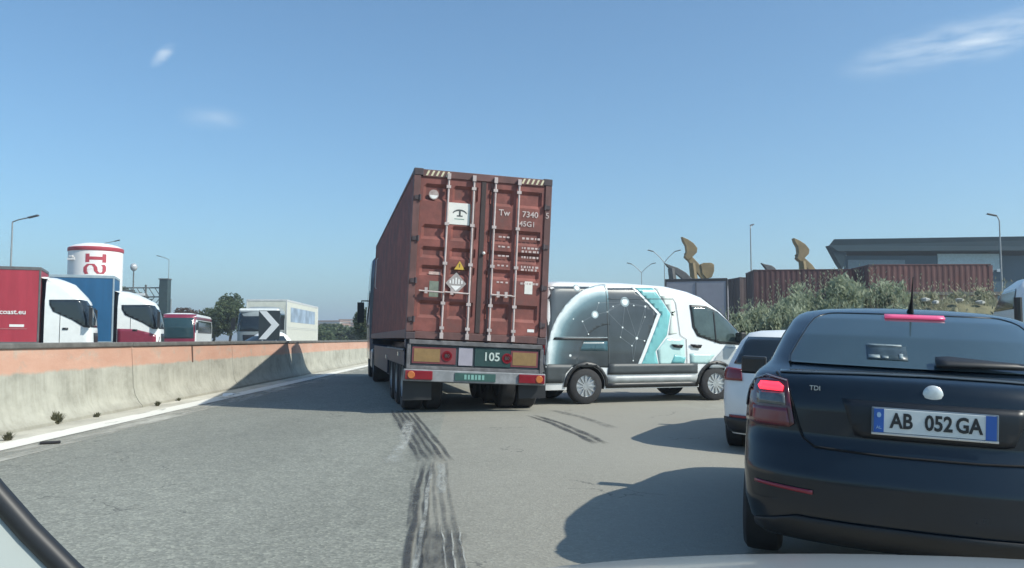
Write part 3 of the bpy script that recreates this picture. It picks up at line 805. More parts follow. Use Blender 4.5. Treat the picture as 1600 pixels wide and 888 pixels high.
# tractor
def cab_shell(H=3.5, L=2.25, W=1.24, fair=True, high=False):
    r = [(.62, 0, L, W-.02, 0, .03, .10, .22), (1.6, 0, L, W, 0, .03, .10, .24), (2.0, 0, L-.03, W, 0, .03, .10, .25), (2.75, 0, L-.25, W-.02, 0, .03, .12, .28)]
    if high: r += [(3.3, 0, L-.40, W-.04, 0, .04, .15, .32), (H-.2, 0, L-.65, W-.08, 0, .05, .2, .4), (H, .05, L-1.0, W-.25, 0, .06, .2, .45)]
    elif fair: r += [(2.95, 0, L-.38, W-.05, 0, .04, .15, .32), (H-.25, 0, L-.85, W-.10, 0, .05, .2, .4), (H-.08, .02, L-1.25, W-.18, 0, .06, .2, .45), (H, .08, L-1.5, W-.35, 0, .06, .2, .4)]
    else: r += [(2.95, .03, L-.4, W-.10, 0, .05, .15, .3), (3.02, .1, L-.6, W-.25, 0, .05, .2, .3)]
    return Shell(r, p=2.4)
def tractor(root, y0, paint, lower=None, H=3.5, wheels=True, fair=True, high=False, L=2.25):
    """cab-over tractor whose cab back wall is at y0"""
    T = Matrix.Translation((0, y0, 0)); s = cab_shell(H, L, fair=fair, high=high); kk = L/2.25
    b = s.body('cab', root, paint, step=.12, nc=8, ns=10); b.location.y = y0
    f = skin('windscreen', b, M_GLASS, [(-1.08, 1.72), (1.08, 1.72), (1.0, 2.62), (-1.0, 2.62)], lambda x, z: s.front(x, z, .012), .12, .1)
    skin('grille', b, M_BLK, [(-.75, .85), (.75, .85), (.85, 1.5), (-.85, 1.5)], lambda x, z: s.front(x, z, .012), .15, .15)
    for sg in (-1, 1):
        skin('side_window', b, M_GLASS, [(a*kk, b_z) for a, b_z in [(.22, 2.80), (1.5, 2.82), (1.80, 2.78), (1.94, 2.60), (2.04, 1.80), (1.98, 1.70), (1.75, 1.72), (1.25, 2.0), (.40, 2.34), (.24, 2.6)]], lambda y, z: s.side(sg, y, z, .018), .1, .1)
        skin('door_seam', b, M_BLK, strip([(.58, .95), (.58, 2.2)], .02), lambda y, z: s.side(sg, y, z, .004), .2, .12)
        skin('door_handle', b, M_BLK, [(.68, 1.62), (.88, 1.62), (.88, 1.70), (.68, 1.70)], lambda y, z: s.side(sg, y, z, .02), .2, .2, .02)
        skin('headlight', b, M_CLEAR, [(.55, .72), (1.02, .72), (1.02, .98), (.6, .95)], lambda x, z: s.front(sg*x, z, .012), .1, .1)
        if lower: skin('lower_panel', b, lower, [(a*kk, b_z) for a, b_z in [(.05, .70), (2.0, .70), (2.1, 1.35), (1.7, 1.52), (.9, 1.70), (.05, 1.72)]], lambda y, z: s.side(sg, y, z, .006), .15, .12)
        m = MB().bb(*sorted((sg*1.33, sg*1.56)), L-.23, L-.11, 1.80, 2.50); m.tube([(sg*1.2, L-.27, 2.55), (sg*1.42, L-.2, 2.55), (sg*1.42, L-.2, 2.4)], .025, 8)
        m.build('mirror', b, M_BLK, bevel=.03)
    fr_ = MB().bb(-.45, .45, -3.0, 1.9, .62, .85); fr_.xf(T); fr_.build('tractor_frame', root, M_DARK)
    if wheels:
        for x in (-1.03, 1.03):
            wheel(root, x, y0+1.35, .5, .32, M_STEEL, 10, rimr=.56); wheel(root, x*.93, y0-1.9, .5, .5, M_STEEL, 10, rimr=.56)
    for sg in (-1, 1):
        x0, x1 = sorted((sg*.62, sg*1.2)); MB().bb(x0, x1, y0-1.1, y0-.1, .35, .95).build('fuel_tank', root, M_STEEL, bevel=.08)
    return b
tractor(truck, 12.75, mat('cab_dark_blue', (.03, .05, .10), .3, coat=.6, var=.1), H=3.95, high=True)

# ------------------------------------------------------------------ white van with dark and turquoise graphics
vs_ = Shell([(.28, .02, 5.10, .93, .02, .06, .10, .28), (.45, -.02, 5.2, .97, .03, .08, .12, .34), (.80, 0, 5.2, .985, .03, .09, .14, .40), (1.02, .01, 5.14, .985, .03, .10, .16, .45),
             (1.16, .02, 5.08, .975, .03, .10, .18, .50), (1.30, .03, 4.92, .97, .03, .10, .20, .46), (1.38, .03, 4.80, .965, .03, .10, .18, .38),
             (1.80, .06, 4.34, .935, .03, .10, .16, .36), (2.10, .09, 3.90, .895, .03, .12, .16, .34), (2.22, .12, 3.58, .865, .04, .14, .18, .34), (2.32, .18, 3.14, .79, .05, .18, .2, .34), (2.375, .35, 2.3, .62, .05, .2, .2, .3), (2.40, .6, 1.9, .30, .05, .15, .1, .2)], p=2.6)
van = empty('panel_van', (0, 0, 0), 0, 0, 'white panel van with dark and turquoise network graphics, crossing the road beside the container lorry', 'van')
VA = R(20); vh = Vector((math.cos(VA), math.sin(VA), 0)); vr = Vector((vh.y, -vh.x, 0))     # heading, right-hand side (faces the camera)
rw = Vector((1.42, 16.1, 0)) - vr*.95       # rear axle centre
van.location = rw - vh*.95; van.rotation_euler = (0, 0, VA-PI/2)
M_VW = mat('van_white', (.74, .76, .76), .3, coat=.5, var=.05, scale=1.5)
WB = 2.92; ya = .95
vb = vs_.body('body', van, M_VW, step=.07, arches=[(ya, .34, .40, .80), (ya+WB, .34, .40, .80)], under=M_DARK, ns=24)
for sg in (-1, 1):
    for y in (ya, ya+WB):
        w_ = wheel(van, sg*.86, y, .345, .23, M_ALLOY, 12, rimr=.62)
M_VD = mat('van_graphic_dark', (.040, .050, .058), .32, coat=.4, var=.35, scale=1.5)
M_VG = mat('van_graphic_slate', (.07, .085, .095), .32, coat=.4, var=.3, scale=1.2)
M_VT = mat('van_graphic_turquoise', (.16, .44, .45), .32, coat=.4, var=.2, scale=1.5)
M_VT2 = mat('van_graphic_pale_turquoise', (.46, .66, .64), .32, coat=.4, var=.1, scale=1.5)
M_VT3 = mat('van_graphic_deep_teal', (.05, .12, .15), .3, coat=.4, var=.3, scale=1.5)
M_VWH = mat('van_graphic_white', (.74, .80, .80), .32, coat=.4, var=.05)
M_VGL = mat('van_graphic_glow', (.30, .38, .40), .32, coat=.4, var=.3, scale=2)
def vp(zx, zy):
    """photo detail crop (x, y) -> length and height on the van's flank"""
    px, py = 820+zx*.3152, 420+zy*.3152
    k = (px-800)/F; c, s_ = math.cos(VA), math.sin(VA)
    t = (k*16.1-1.42)/(c-s_*k); d = 16.1+s_*t
    return (.95+t, EYE+(HZ-py)/F*d)
V = lambda *L: [vp(*q) for q in L]
def arc_mat():
    """printed arc: bright at its outer rim, fading into the dark panel"""
    m, n, l, p = new_mat('van_graphic_arc'); cy, cz = vp(420, 480); ay = cy-vp(98, 480)[0]; az = vp(420, 76)[1]-cz
    t = n.new('ShaderNodeTexCoord'); sp_ = n.new('ShaderNodeSeparateXYZ'); l.new(t.outputs['Object'], sp_.inputs[0])
    a = nmath(n, l, 'DIVIDE', nmath(n, l, 'SUBTRACT', sp_.outputs[1], cy), ay); b = nmath(n, l, 'DIVIDE', nmath(n, l, 'SUBTRACT', sp_.outputs[2], cz), az)
    r = nmath(n, l, 'SQRT', nmath(n, l, 'ADD', nmath(n, l, 'MULTIPLY', a, a), nmath(n, l, 'MULTIPLY', b, b)))
    r = nmath(n, l, 'ADD', r, nmath(n, l, 'MULTIPLY', nmath(n, l, 'SUBTRACT', tnoise(n, l, t.outputs['Object'], 3, 4), .5), .10))
    l.new(ramp(n, l, r, [(.60, (.042, .053, .062)), (.76, (.065, .10, .115)), (.85, (.13, .22, .25)), (.91, (.40, .52, .55)), (.95, (.68, .76, .77)), (.985, (.62, .70, .72)), (1.0, (.25, .33, .36))]), p.inputs['Base Color'])
    p.inputs['Roughness'].default_value = .32; p.inputs['Coat Weight'].default_value = .4
    return m
M_ARC = arc_mat()
for sg in (1, -1):
    f = lambda off: (lambda y, z: vs_.side(sg, y, z, off))
    dark = [(.10, .74)]+V((550, 492), (660, 225), (545, 95))+[(.30, 2.22), (.12, 1.9)]
    skin('graphic_dark', van, M_VD, dark, f(.004), .12, .06, .002)
    skin('graphic_rear_slate', van, M_VG, [(.04, .80), (.16, .80)]+V((140, 330), (190, 215), (270, 135), (335, 88))+[(.30, 2.26), (.10, 2.2), (.05, 1.9)], f(.0055), .1, .06, .002)
    # the great pale arc, fading softly inwards
    ell = lambda r, t: vp(420-322*r*math.cos(t), 480-404*r*math.sin(t))
    T_ = [PI*.5*k/18 for k in range(19)]
    skin('graphic_arc', van, M_ARC, [ell(1, t) for t in T_]+[ell(.50, t) for t in T_[::-1]], f(.0068), .06, .04, .002)
    skin('graphic_arc_teal', van, M_VT3, V((150, 360), (405, 360), (405, 408), (140, 405)), f(.0066), .1, .05, .002)
    skin('graphic_chevron', van, M_VT, V((560, 95), (648, 95), (722, 225), (700, 330), (640, 410), (655, 480), (566, 486), (676, 225)), f(.0062), .08, .05, .002)
    skin('graphic_chevron_edge', van, M_VWH, strip(V((546, 92), (660, 225), (550, 490)), .04), f(.009), .08, .05, .002)
    skin('graphic_pale_band', van, M_VT2, V((648, 405), (700, 345), (785, 350), (785, 470), (660, 478)), f(.0055), .1, .05, .002)
    skin('graphic_cream_band', van, mat('van_graphic_cream', (.66, .72, .66), .32, coat=.4, var=.06), V((655, 95), (700, 100), (745, 160), (752, 320), (708, 330), (728, 225)), f(.0050), .1, .05, .002)
    skin('graphic_swoosh', van, M_VT, V((735, 425), (790, 440), (780, 470), (715, 470)), f(.0066), .1, .05, .002)
    skin('graphic_swoosh', van, M_VT2, V((810, 420), (935, 425), (900, 470), (812, 470)), f(.0055), .1, .05, .002)
    skin('door_reflection_wedge', van, mat('van_reflection_grey', (.40, .43, .44), .35, coat=.4, var=.1), V((985, 385), (1110, 395), (1085, 440), (1010, 492), (905, 492), (935, 440)), f(.0055), .1, .05, .002)  # grey diagonal low on the front door: a reflection painted in as colour
    rnd = random.Random(11)
    dots = [(500, 165, .065), (348, 228, .05), (268, 95, .045), (600, 188, .022), (543, 183, .014), (120, 155, .022), (285, 262, .016), (410, 215, .016), (482, 292, .018), (220, 430, .024), (312, 325, .014), (550, 345, .028), (588, 358, .016), (525, 382, .014), (370, 170, .012), (240, 250, .012), (440, 188, .014), (595, 240, .012), (470, 340, .012), (530, 455, .014)]
    dm_ = MB(); P_ = [vp(a, b) for a, b, _ in dots]
    for (y, z), (_, _, r_) in zip(P_, dots): patch(dm_, [(y+r_*math.cos(2*PI*k/12), z+r_*math.sin(2*PI*k/12)) for k in range(12)], f(.0105), .5, .06)
    dm_.build('graphic_dots', van, M_VWH)
    gl_ = MB()
    for (y, z), (_, _, r_) in list(zip(P_, dots))[:3]: patch(gl_, [(y+r_*1.5*math.cos(2*PI*k/16), z+r_*1.5*math.sin(2*PI*k/16)) for k in range(16)], f(.0090), .5, .06)
    gl_.build('graphic_halo', van, M_VGL)
    ln = MB()
    for i, j in ((0, 3), (0, 4), (4, 3), (0, 7), (7, 8), (8, 11), (11, 3), (11, 12), (11, 17), (3, 17), (0, 8), (0, 11), (1, 7), (1, 6), (6, 10), (1, 14), (14, 0), (8, 18), (18, 13), (13, 11), (13, 19), (11, 19), (16, 0), (16, 7)):
        patch(ln, strip([P_[i], P_[j]], .006), f(.0095), .15, .06)
    ln.build('graphic_lines', van, mat('van_graphic_fine_line', (.17, .20, .22), .4, var=.2))
    skin('sill_cladding', van, mat('van_cladding', (.055, .065, .07), .5, var=.2), [(1.40, .56), (WB+.50, .56), (WB+.50, .76), (1.42, .77)], f(.012), .15, .06, .012)
    skin('sill_strip', van, mat('van_strip_pale', (.36, .38, .38), .4, var=.2), [(1.40, .40), (WB+.52, .40), (WB+.50, .53), (1.40, .53)], f(.010), .2, .06, .01)
    skin('sill_lower', van, M_BLK, [(1.38, .30), (WB+.54, .30), (WB+.52, .39), (1.38, .39)], f(.008), .2, .06, .01)
    for yc in (ya, ya+WB):
        a_ = [(yc+.47*math.cos(t), .34+.47*math.sin(t)) for t in [PI*k/16 for k in range(17)]]
        b_ = [(yc+.405*math.cos(t), .34+.405*math.sin(t)) for t in [PI*k/16 for k in range(16, -1, -1)]]
        skin('arch_trim', van, M_BLK, a_+b_, f(.014), .06, .06, .012)
    skin('quarter_cladding', van, mat('van_cladding', (.055, .065, .07)), [(.10, .42), (.47, .42), (.52, .60), (.68, .76), (.08, .78)], f(.012), .08, .08, .01)
    win = V((820, 180), (900, 185), (960, 215), (1015, 262), (1062, 312), (1062, 378), (960, 372), (850, 335), (828, 290))
    skin('window_rubber', van, M_BLK, win, f(.0085), .06, .04, .004)
    cx_ = sum(q[0] for q in win)/len(win); cz_ = sum(q[1] for q in win)/len(win)
    sw = skin('side_window', van, mat('van_glass', (.05, .075, .075), .05, var=.4, scale=2.5, spec=.7), [(cx_+(a-cx_)*.93, cz_+(b-cz_)*.90) for a, b in win], f(.013), .06, .04, .004)
    skin('window_divider', sw, M_BLK, strip(V((935, 215), (940, 365)), .03), f(.018), .07, .05, .006)
    for seam in (V((795, 488), (795, 350), (765, 330), (752, 170), (740, 150), (680, 150)), V((410, 478), (410, 85)), V((415, 150), (680, 150)), V((1085, 395), (1010, 492))):
        skin('door_seam', van, mat('panel_gap', (.10, .11, .11), .8), strip(seam, .010), f(.0115), .1, .06, .002)
    skin('slide_rail', van, M_BLK, strip(V((140, 348), (408, 350)), .03), f(.014), .2, .06, .012)
    skin('rail_highlight', van, mat('rail_pale', (.35, .42, .45), .4), strip(V((145, 340), (405, 342)), .012), f(.018), .2, .06, .008)
    for a_, b_ in ((718, 775), (812, 868)): skin('door_handle', van, M_BLK, V((a_, 375), (b_, 378), (b_-8, 394), (a_+14, 390)), f(.03), .3, .1, .03)
    skin('tail_light', van, M_REDL, [(.03, .95), (.10, .95), (.12, 1.7), (.05, 1.7)], f(.01), .05, .06, .012)
    skin('headlight', van, M_CLEAR, [(4.5, .92), (4.95, .90), (4.9, 1.12), (4.5, 1.10)], f(.01), .06, .06, .012)
    mr = MB().bb(*sorted((sg*1.05, sg*1.25)), 4.30, 4.42, 1.16, 1.38); mr.tube([(sg*.94, 4.4, 1.23), (sg*1.10, 4.36, 1.23)], .03, 8)
    mo = mr.build('mirror', van, M_BLK, bevel=.04)
    MB().bb(*sorted((sg*1.06, sg*1.24)), 4.285, 4.297, 1.18, 1.36).build('mirror_glass', mo, M_GLASS, bevel=.004)
skin('windscreen', van, M_GLASS, [(-.80, 1.42), (.80, 1.42), (.70, 2.10), (-.70, 2.10)], lambda x, z: vs_.front(x, z, .012), .1, .06)
skin('front_bumper', van, M_BLK, [(-.9, .30), (.9, .30), (.9, .62), (-.9, .62)], lambda x, z: vs_.front(x, z, .015), .1, .06, .012)
skin('grille', van, M_BLK, [(-.5, .78), (.5, .78), (.55, 1.02), (-.55, 1.02)], lambda x, z: vs_.front(x, z, .012), .1, .06, .012)
MB().bb(-.02, .02, -.03, .0, .8, 2.0).build('rear_door_seam', van, M_BLK)

# ------------------------------------------------------------------ black liftback car
bk = empty('black_car', (0, 0, 0), 0, 0, 'black liftback car seen from behind at the right, brake lights lit, plate AB 052GA', 'car')
TH = R(20); bh = Vector((math.sin(TH), math.cos(TH), 0))
bk.location = (1.913, 3.88, -.005); bk.rotation_euler = (0, R(2.7), -TH)
M_CAR = mat('black_blue_paint', (.004, .010, .018), .25, coat=.45, var=.25, scale=1.5, spec=.35)
cs = Shell([(.22, .14, 4.40, .78, .06, .20, .10, .3), (.30, .05, 4.50, .84, .07, .26, .12, .34), (.40, .01, 4.55, .872, .08, .30, .14, .38), (.56, .0, 4.57, .885, .08, .32, .14, .40),
            (.585, .012, 4.57, .885, .08, .32, .14, .40), (.70, .055, 4.55, .885, .08, .34, .16, .42), (.74, .085, 4.53, .884, .08, .34, .16, .42), (.90, .085, 4.2, .875, .08, .36, .2, .5),
            (.985, .105, 3.6, .862, .085, .38, .2, .5), (1.03, .13, 3.35, .845, .10, .40, .15, .4), (1.05, .175, 3.28, .83, .11, .40, .15, .4), (1.075, .30, 3.2, .80, .11, .42, .15, .4), (1.10, .36, 3.12, .775, .11, .42, .15, .38),
            (1.25, .66, 2.80, .715, .10, .38, .14, .34), (1.35, .93, 2.52, .665, .09, .34, .14, .30), (1.385, 1.06, 2.38, .635, .09, .33, .14, .3), (1.408, 1.15, 2.25, .59, .09, .30, .14, .3), (1.43, 1.28, 2.05, .48, .08, .26, .12, .26), (1.445, 1.45, 1.9, .28, .06, .2, .1, .2)], p=2.7, belly=.03, nose=.06)
cb2 = cs.body('body', bk, M_CAR, step=.025, arches=[(.98, .31, .36, .74), (3.56, .31, .36, .74)], under=M_DARK, nc=26, ns=18, smooth=50)
for sg in (-1, 1):
    for y in (.98, 3.56): wheel(bk, sg*.79, y, .328, .21, M_ALLOY, 7, rimr=.66).location.z -= .03
cr_ = lambda off: (lambda x, z: cs.rear(x, z, off))
# rear window, trim round it
def glass_half(z):
    P = [(1.094, .655), (1.13, .655), (1.20, .622), (1.30, .572), (1.345, .540), (1.368, .505), (1.383, .45)]
    for a, b in zip(P, P[1:]):
        if z <= b[0]: return a[1]+(b[1]-a[1])*max(0, (z-a[0]))/(b[0]-a[0])
    return P[-1][1]
gv = []; gf = []; GX, GZ = 44, 40
for j in range(GZ+1):
    z = 1.094+(1.383-1.094)*j/GZ; h_ = glass_half(z)
    for i in range(GX+1): gv.append(cs.rear(h_*(2*i/GX-1), z, .010))
for j in range(GZ):
    for i in range(GX): gf.append((j*(GX+1)+i, j*(GX+1)+i+1, (j+1)*(GX+1)+i+1, (j+1)*(GX+1)+i))
rwn = MB().add(gv, gf).build('rear_window', bk, mat('rear_glass', (.035, .06, .07), .07, var=.1, spec=.9, coat=.3), smooth=80)
zz = [1.094+(1.383-1.094)*k/30 for k in range(31)]
edge = [cs.rear(-glass_half(z), z, .006) for z in zz]+[cs.rear(.45*(k/10-1)*1.0, 1.386, .006) for k in range(1, 20)]+[cs.rear(glass_half(z), z, .006) for z in zz[::-1]]
MB().tube(edge, .009, 8).build('window_rubber', bk, mat('gloss_black_trim', (.004, .006, .008), .3, coat=.2), smooth=60)
# high brake light, sticker, wiper
skin('high_brake_light', bk, M_LEDP, [(-.155, 1.355), (.155, 1.355), (.155, 1.372), (-.155, 1.372)], cr_(.020), .04, .02, .01)
stk = skin('window_sticker', bk, mat('sticker_film', (.04, .06, .07), .3, var=.5, scale=14), [(-.27, 1.13), (-.08, 1.13), (-.08, 1.20), (-.27, 1.205)], cr_(.0125), .05, .02, .002)
for x0, x1, z0, z1 in ((-.27, -.10, 1.198, 1.206), (-.265, -.21, 1.135, 1.150), (-.20, -.17, 1.135, 1.146), (-.12, -.10, 1.136, 1.16)):
    skin('sticker_mark', stk, mat('sticker_white', (.22, .27, .28), .5, var=.3, scale=30), [(x0, z0), (x1, z0), (x1, z1), (x0, z1)], cr_(.0155), .05, .02, .001)
wp = skin('rear_wiper', bk, M_BLK, [(.04, 1.092), (.04, 1.128), (.10, 1.134), (.30, 1.120), (.56, 1.106), (.56, 1.098), (.25, 1.095)], cr_(.035), .05, .02, .02)
MB().m(M_BLK).tube([cs.rear(-.0, 1.403)+Vector((0, .10, .0)), cs.rear(-.0, 1.403)+Vector((0, .04, .035)), cs.rear(0, 1.403)+Vector((0, .0, .09)), cs.rear(0, 1.403)+Vector((0, -.05, .22))], [.026, .014, .007, .0025], 8).build('aerial', bk, smooth=50)
# glossy lip under the window
skin('tailgate_lip', bk, mat('lip_grey', (.06, .075, .085), .25, coat=.6, var=.1), strip([(-.70, 1.052), (-.3, 1.066), (0, 1.070), (.3, 1.066), (.70, 1.052)], .012), cr_(.006), .06, .02, .004)
# recess for plate, tailgate shut lines, bumper crease
M_SEAM = mat('shut_line', (.002, .002, .003), .9, var=.1)
skin('plate_recess', bk, mat('recess_dark', (.004, .007, .012), .4, var=.1), [(-.40, .945), (.40, .945), (.34, .775), (.30, .765), (-.30, .765), (-.34, .775)], cr_(.004), .05, .03, .003)
for sg in (-1, 1):
    skin('tailgate_shut_line', bk, M_SEAM, strip([(sg*.72, 1.045), (sg*.665, .99), (sg*.63, .90), (sg*.60, .80), (sg*.575, .735), (sg*.52, .70)], .010), cr_(.004), .03, .03, .002)
skin('bumper_shut_line', bk, M_SEAM, strip([(-.52, .70), (-.2, .69), (.2, .69), (.52, .70)], .009), cr_(.004), .05, .02, .002)
# number plate and its frame (flat, slightly leaning)
yp = cs.rear(0, .86).y-.018
M_PW = mat('plate_white', (.62, .66, .66), .5, var=.04); M_PB = mat('plate_blue', (.02, .10, .38), .5, var=.08)
pf = MB().bb(-.268, .268, yp-.001, yp+.010, .793, .920).build('plate_frame', bk, mat('plate_frame_grey', (.12, .16, .2), .4, var=.1), bevel=.004)
MB().bb(-.268, .268, yp-.008, yp-.001, .790, .801).build('frame_lip', pf, M_CHROME, bevel=.002)
npl = MB().bb(-.258, .258, yp-.006, yp-.001, .803, .914).build('number_plate', bk, M_PW, bevel=.002)
for x0, x1 in ((-.258, -.214), (.214, .258)): MB().bb(x0, x1, yp-.0085, yp-.0062, .803, .914).build('blue_band', npl, M_PB)
MB().prism([(-.236+.010*math.cos(t), .885+.013*math.sin(t)) for t in [k*PI/4 for k in range(8)]], yp-.0105, yp-.0087).build('band_emblem', npl, mat('emblem_pale', (.3, .45, .62), .5))
text_mesh('AL', .02, 'band_letters', npl, mat('emblem_pale', (.3, .45, .62), .5), rear_text(-.236, yp-.0096, .825))
for tx, xx in (('AB', -.138), ('052', .020), ('GA', .145)):
    text_mesh(tx, .098, 'plate_characters', npl, mat('plate_ink', (.015, .018, .02), .6), rear_text(xx, yp-.008, .858), sx=.80, bold=.0028, extrude=.0012)
# emblem, badge
eb = MB().lathe([(.044, -.0), (.044, -.006), (.038, -.012), (.015, -.015)], 30, 'y', (0, cs.rear(0, 1.0).y+.002, .992)).build('round_emblem', bk, mat('emblem_silver', (.62, .66, .66), .35, metal=.35, var=.1, scale=60), smooth=40)
text_mesh('TDI', .034, 'badge_letters', bk, M_CHROME, Matrix.Translation((-.525, cs.rear(-.525, .985).y-.006, .985)) @ REAR @ Matrix.Rotation(R(-14), 4, 'Y'), extrude=.002)
# tail lights, wrapped round the corner
def tw_fn(sg, off): return lambda t, z: cs.wrap(t, z, off, sg)
# outline in (x along the width, z); the corner is wrapped by projecting onto the rear surface
for sg in (-1, 1):
    g_ = lambda off: (lambda x, z: cs.rear(sg*x, z, 0)+Vector((sg*off*.6, -off*.8, 0)))
    base = [(.655, 1.015), (.76, 1.035), (.82, 1.01), (.852, .95), (.862, .88), (.865, .79), (.80, .775), (.64, .780), (.615, .80), (.635, .90)]
    hsg = skin('tail_light', bk, mat('lens_smoke_red', (.085, .012, .018), .12, coat=.8, var=.1), base, g_(.008), .02, .03, .008)
    br = skin('brake_lens', hsg, M_LEDR, [(.672, .958), (.79, .958), (.80, .975), (.785, .998), (.69, 1.0), (.668, .985)], g_(.017), .02, .02, .006)
    skin('clear_lens', hsg, mat('lens_smoke_clear', (.10, .115, .12), .12, coat=.8, var=.3, scale=20), [(.655, .888), (.80, .885), (.805, .945), (.663, .950)], g_(.016), .02, .02, .006)
    skin('red_lens', hsg, mat('lens_dull_red', (.15, .018, .03), .15, coat=.8, var=.15), [(.632, .79), (.80, .785), (.835, .80), (.835, .87), (.65, .876)], g_(.016), .02, .02, .006)
    skin('lens_frame', hsg, mat('lens_frame_grey', (.16, .17, .18), .25, coat=.5), strip([(.655, 1.012), (.76, 1.032), (.822, 1.006), (.857, .94), (.866, .86)], .006), g_(.017), .02, .03, .004)
    skin('bumper_reflector', bk, mat('reflector_red', (.25, .01, .03), .2, coat=.6, var=.1), [(.52, .475), (.80, .49), (.80, .505), (.52, .495)], g_(.008), .03, .03, .006)
    mr = MB().bb(*sorted((sg*.90, sg*1.09)), 2.72, 2.86, .93, 1.07); mr.tube([(sg*.8, 2.85, .96), (sg*.94, 2.82, .97)], .03, 8)
    mo = mr.build('mirror', bk, M_BLK, bevel=.045); MB().bb(*sorted((sg*.91, sg*1.08)), 2.705, 2.717, .945, 1.055).build('mirror_glass', mo, M_GLASS, bevel=.004)
    s2 = lambda off: (lambda y, z: cs.side(sg, y, z, off))
    skin('side_window', bk, M_GLASS, [(1.25, 1.08), (2.95, 1.06), (2.75, 1.16), (2.35, 1.34), (1.55, 1.36), (1.22, 1.25), (1.05, 1.12)], s2(.006), .08, .03, .004)
    skin('fuel_seam' if sg > 0 else 'door_seam', bk, M_SEAM, strip([(1.55, .35), (1.55, .75), (1.35, 1.04)], .008), s2(.004), .08, .04, .002)
    skin('door_handle', bk, M_CAR, [(1.62, .88), (1.80, .88), (1.80, .92), (1.62, .92)], s2(.02), .2, .1, .02)
skin('windscreen', bk, M_GLASS, [(-.62, 1.10), (.62, 1.10), (.54, 1.36), (-.54, 1.36)], lambda x, z: cs.front(x, z, .008), .08, .03, .004)
# bumper lower trim and slot under the shelf
skin('bumper_lower', bk, mat('bumper_lower_black', (.01, .011, .013), .5, var=.2), [(-.80, .24), (.80, .24), (.80, .30), (.60, .36), (-.60, .36), (-.80, .30)], cr_(.008), .05, .03, .008)
MB().lathe([(.028, -.02), (.028, .14), (.022, .14), (.022, -.02), (.028, -.02)], 20, 'y', (-.50, .22, .255), False).build('exhaust_pipe', bk, M_DARK, smooth=40)

# ------------------------------------------------------------------ white hatchback ahead of it
ws = Shell([(.22, .12, 4.0, .76, .05, .2, .1, .3), (.35, .02, 4.1, .84, .06, .26, .12, .35), (.60, .0, 4.1, .86, .06, .28, .14, .38), (.80, .03, 4.0, .86, .06, .28, .16, .4), (.95, .06, 3.7, .85, .06, .28, .2, .45),
            (1.02, .10, 3.2, .82, .06, .28, .15, .38), (1.30, .32, 2.6, .70, .06, .26, .14, .3), (1.40, .46, 2.3, .62, .06, .24, .14, .3), (1.43, .62, 2.1, .5, .06, .2, .1, .3), (1.445, .8, 1.8, .25, .05, .15, .1, .2)], p=2.6, belly=.03, nose=.05)
wc = empty('white_hatchback', (3.14, 9.30, -.09), -R(24), R(1.5), 'white hatchback ahead of the black car, dark rear window and red tail light showing', 'car')
ws.body('body', wc, M_WHITE, step=.07, arches=[(.80, .31, .35, .70), (3.3, .31, .35, .70)], under=M_DARK, nc=12)
for sg in (-1, 1):
    for y in (.80, 3.3): wheel(wc, sg*.76, y, .31, .2, M_ALLOY, 7, rimr=.66)
    s3 = lambda off: (lambda y, z: ws.side(sg, y, z, off))
    skin('side_window', wc, M_GLASS, [(.75, 1.04), (2.75, 1.03), (2.2, 1.33), (1.0, 1.36), (.8, 1.25)], s3(.008), .08, .04, .004)
    skin('tail_light', wc, M_REDL, [(.60, .84), (.835, .84), (.83, .99), (.62, .97)], lambda x, z: ws.rear(sg*x, z, .012), .02, .03, .008)
    skin('door_handle', wc, M_WHITE, [(1.3, .86), (1.46, .86), (1.46, .9), (1.3, .9)], s3(.02), .2, .1, .02)
    skin('door_seam', wc, M_SEAM, strip([(1.15, .35), (1.15, 1.02)], .01), s3(.004), .08, .05, .002)
    mr = MB().bb(*sorted((sg*.90, sg*1.06)), 2.4, 2.53, .95, 1.09).build('mirror', wc, M_BLK, bevel=.04)
    skin('fog_reflector', wc, M_REDL, [(.55, .42), (.75, .42), (.75, .45), (.55, .45)], lambda x, z: ws.rear(sg*x, z, .012), .03, .03, .008)
skin('rear_window', wc, M_GLASS, [(-.72, 1.03), (.72, 1.03), (.60, 1.345), (-.60, 1.345)], lambda x, z: ws.rear(x, z, .010), .05, .04, .004)
skin('bumper_lower', wc, M_BLK, [(-.80, .25), (.80, .25), (.82, .42), (-.82, .42)], lambda x, z: ws.rear(x, z, .012), .05, .04, .01)
MB().bb(-.25, .25, .01, .02, .62, .72).build('number_plate', wc, M_PW)

# ------------------------------------------------------------------ vehicles beyond the barrier
def box_trailer(root, L, H, paint, frame, W=1.25, z0=1.05, y0=0, wheels=True):
    b = MB().bb(-W, W, y0, y0+L, z0, H).build('trailer_body', root, paint, bevel=.02)
    f = MB().m(frame)
    for sg in (-1, 1):
        x0, x1 = sorted((sg*(W-.05), sg*(W+.015)))
        f.bb(x0, x1, y0-.01, y0+L+.01, H-.10, H+.03); f.bb(x0, x1, y0-.01, y0+L+.01, z0-.05, z0+.09)
        for yy in (y0-.012, y0+L-.05): f.bb(x0, x1, yy, yy+.07, z0+.09, H-.10)
    for yy in (y0-.012, y0+L-.05): f.bb(-W+.05, W-.05, yy, yy+.07, H-.08, H+.03); f.bb(-W+.05, W-.05, yy, yy+.07, z0-.05, z0+.05)
    f.build('trailer_frame', root, bevel=.01)
    MB().bb(-.5, .5, y0+.2, y0+L-.2, .75, z0-.05).build('trailer_chassis', root, M_DARK)
    if wheels:
        for k in range(3):
            for x in (-1.05, 1.05): wheel(root, x, y0+1.6+1.3*k, .5, .4, M_STEEL, 10, rimr=.56)
    return b
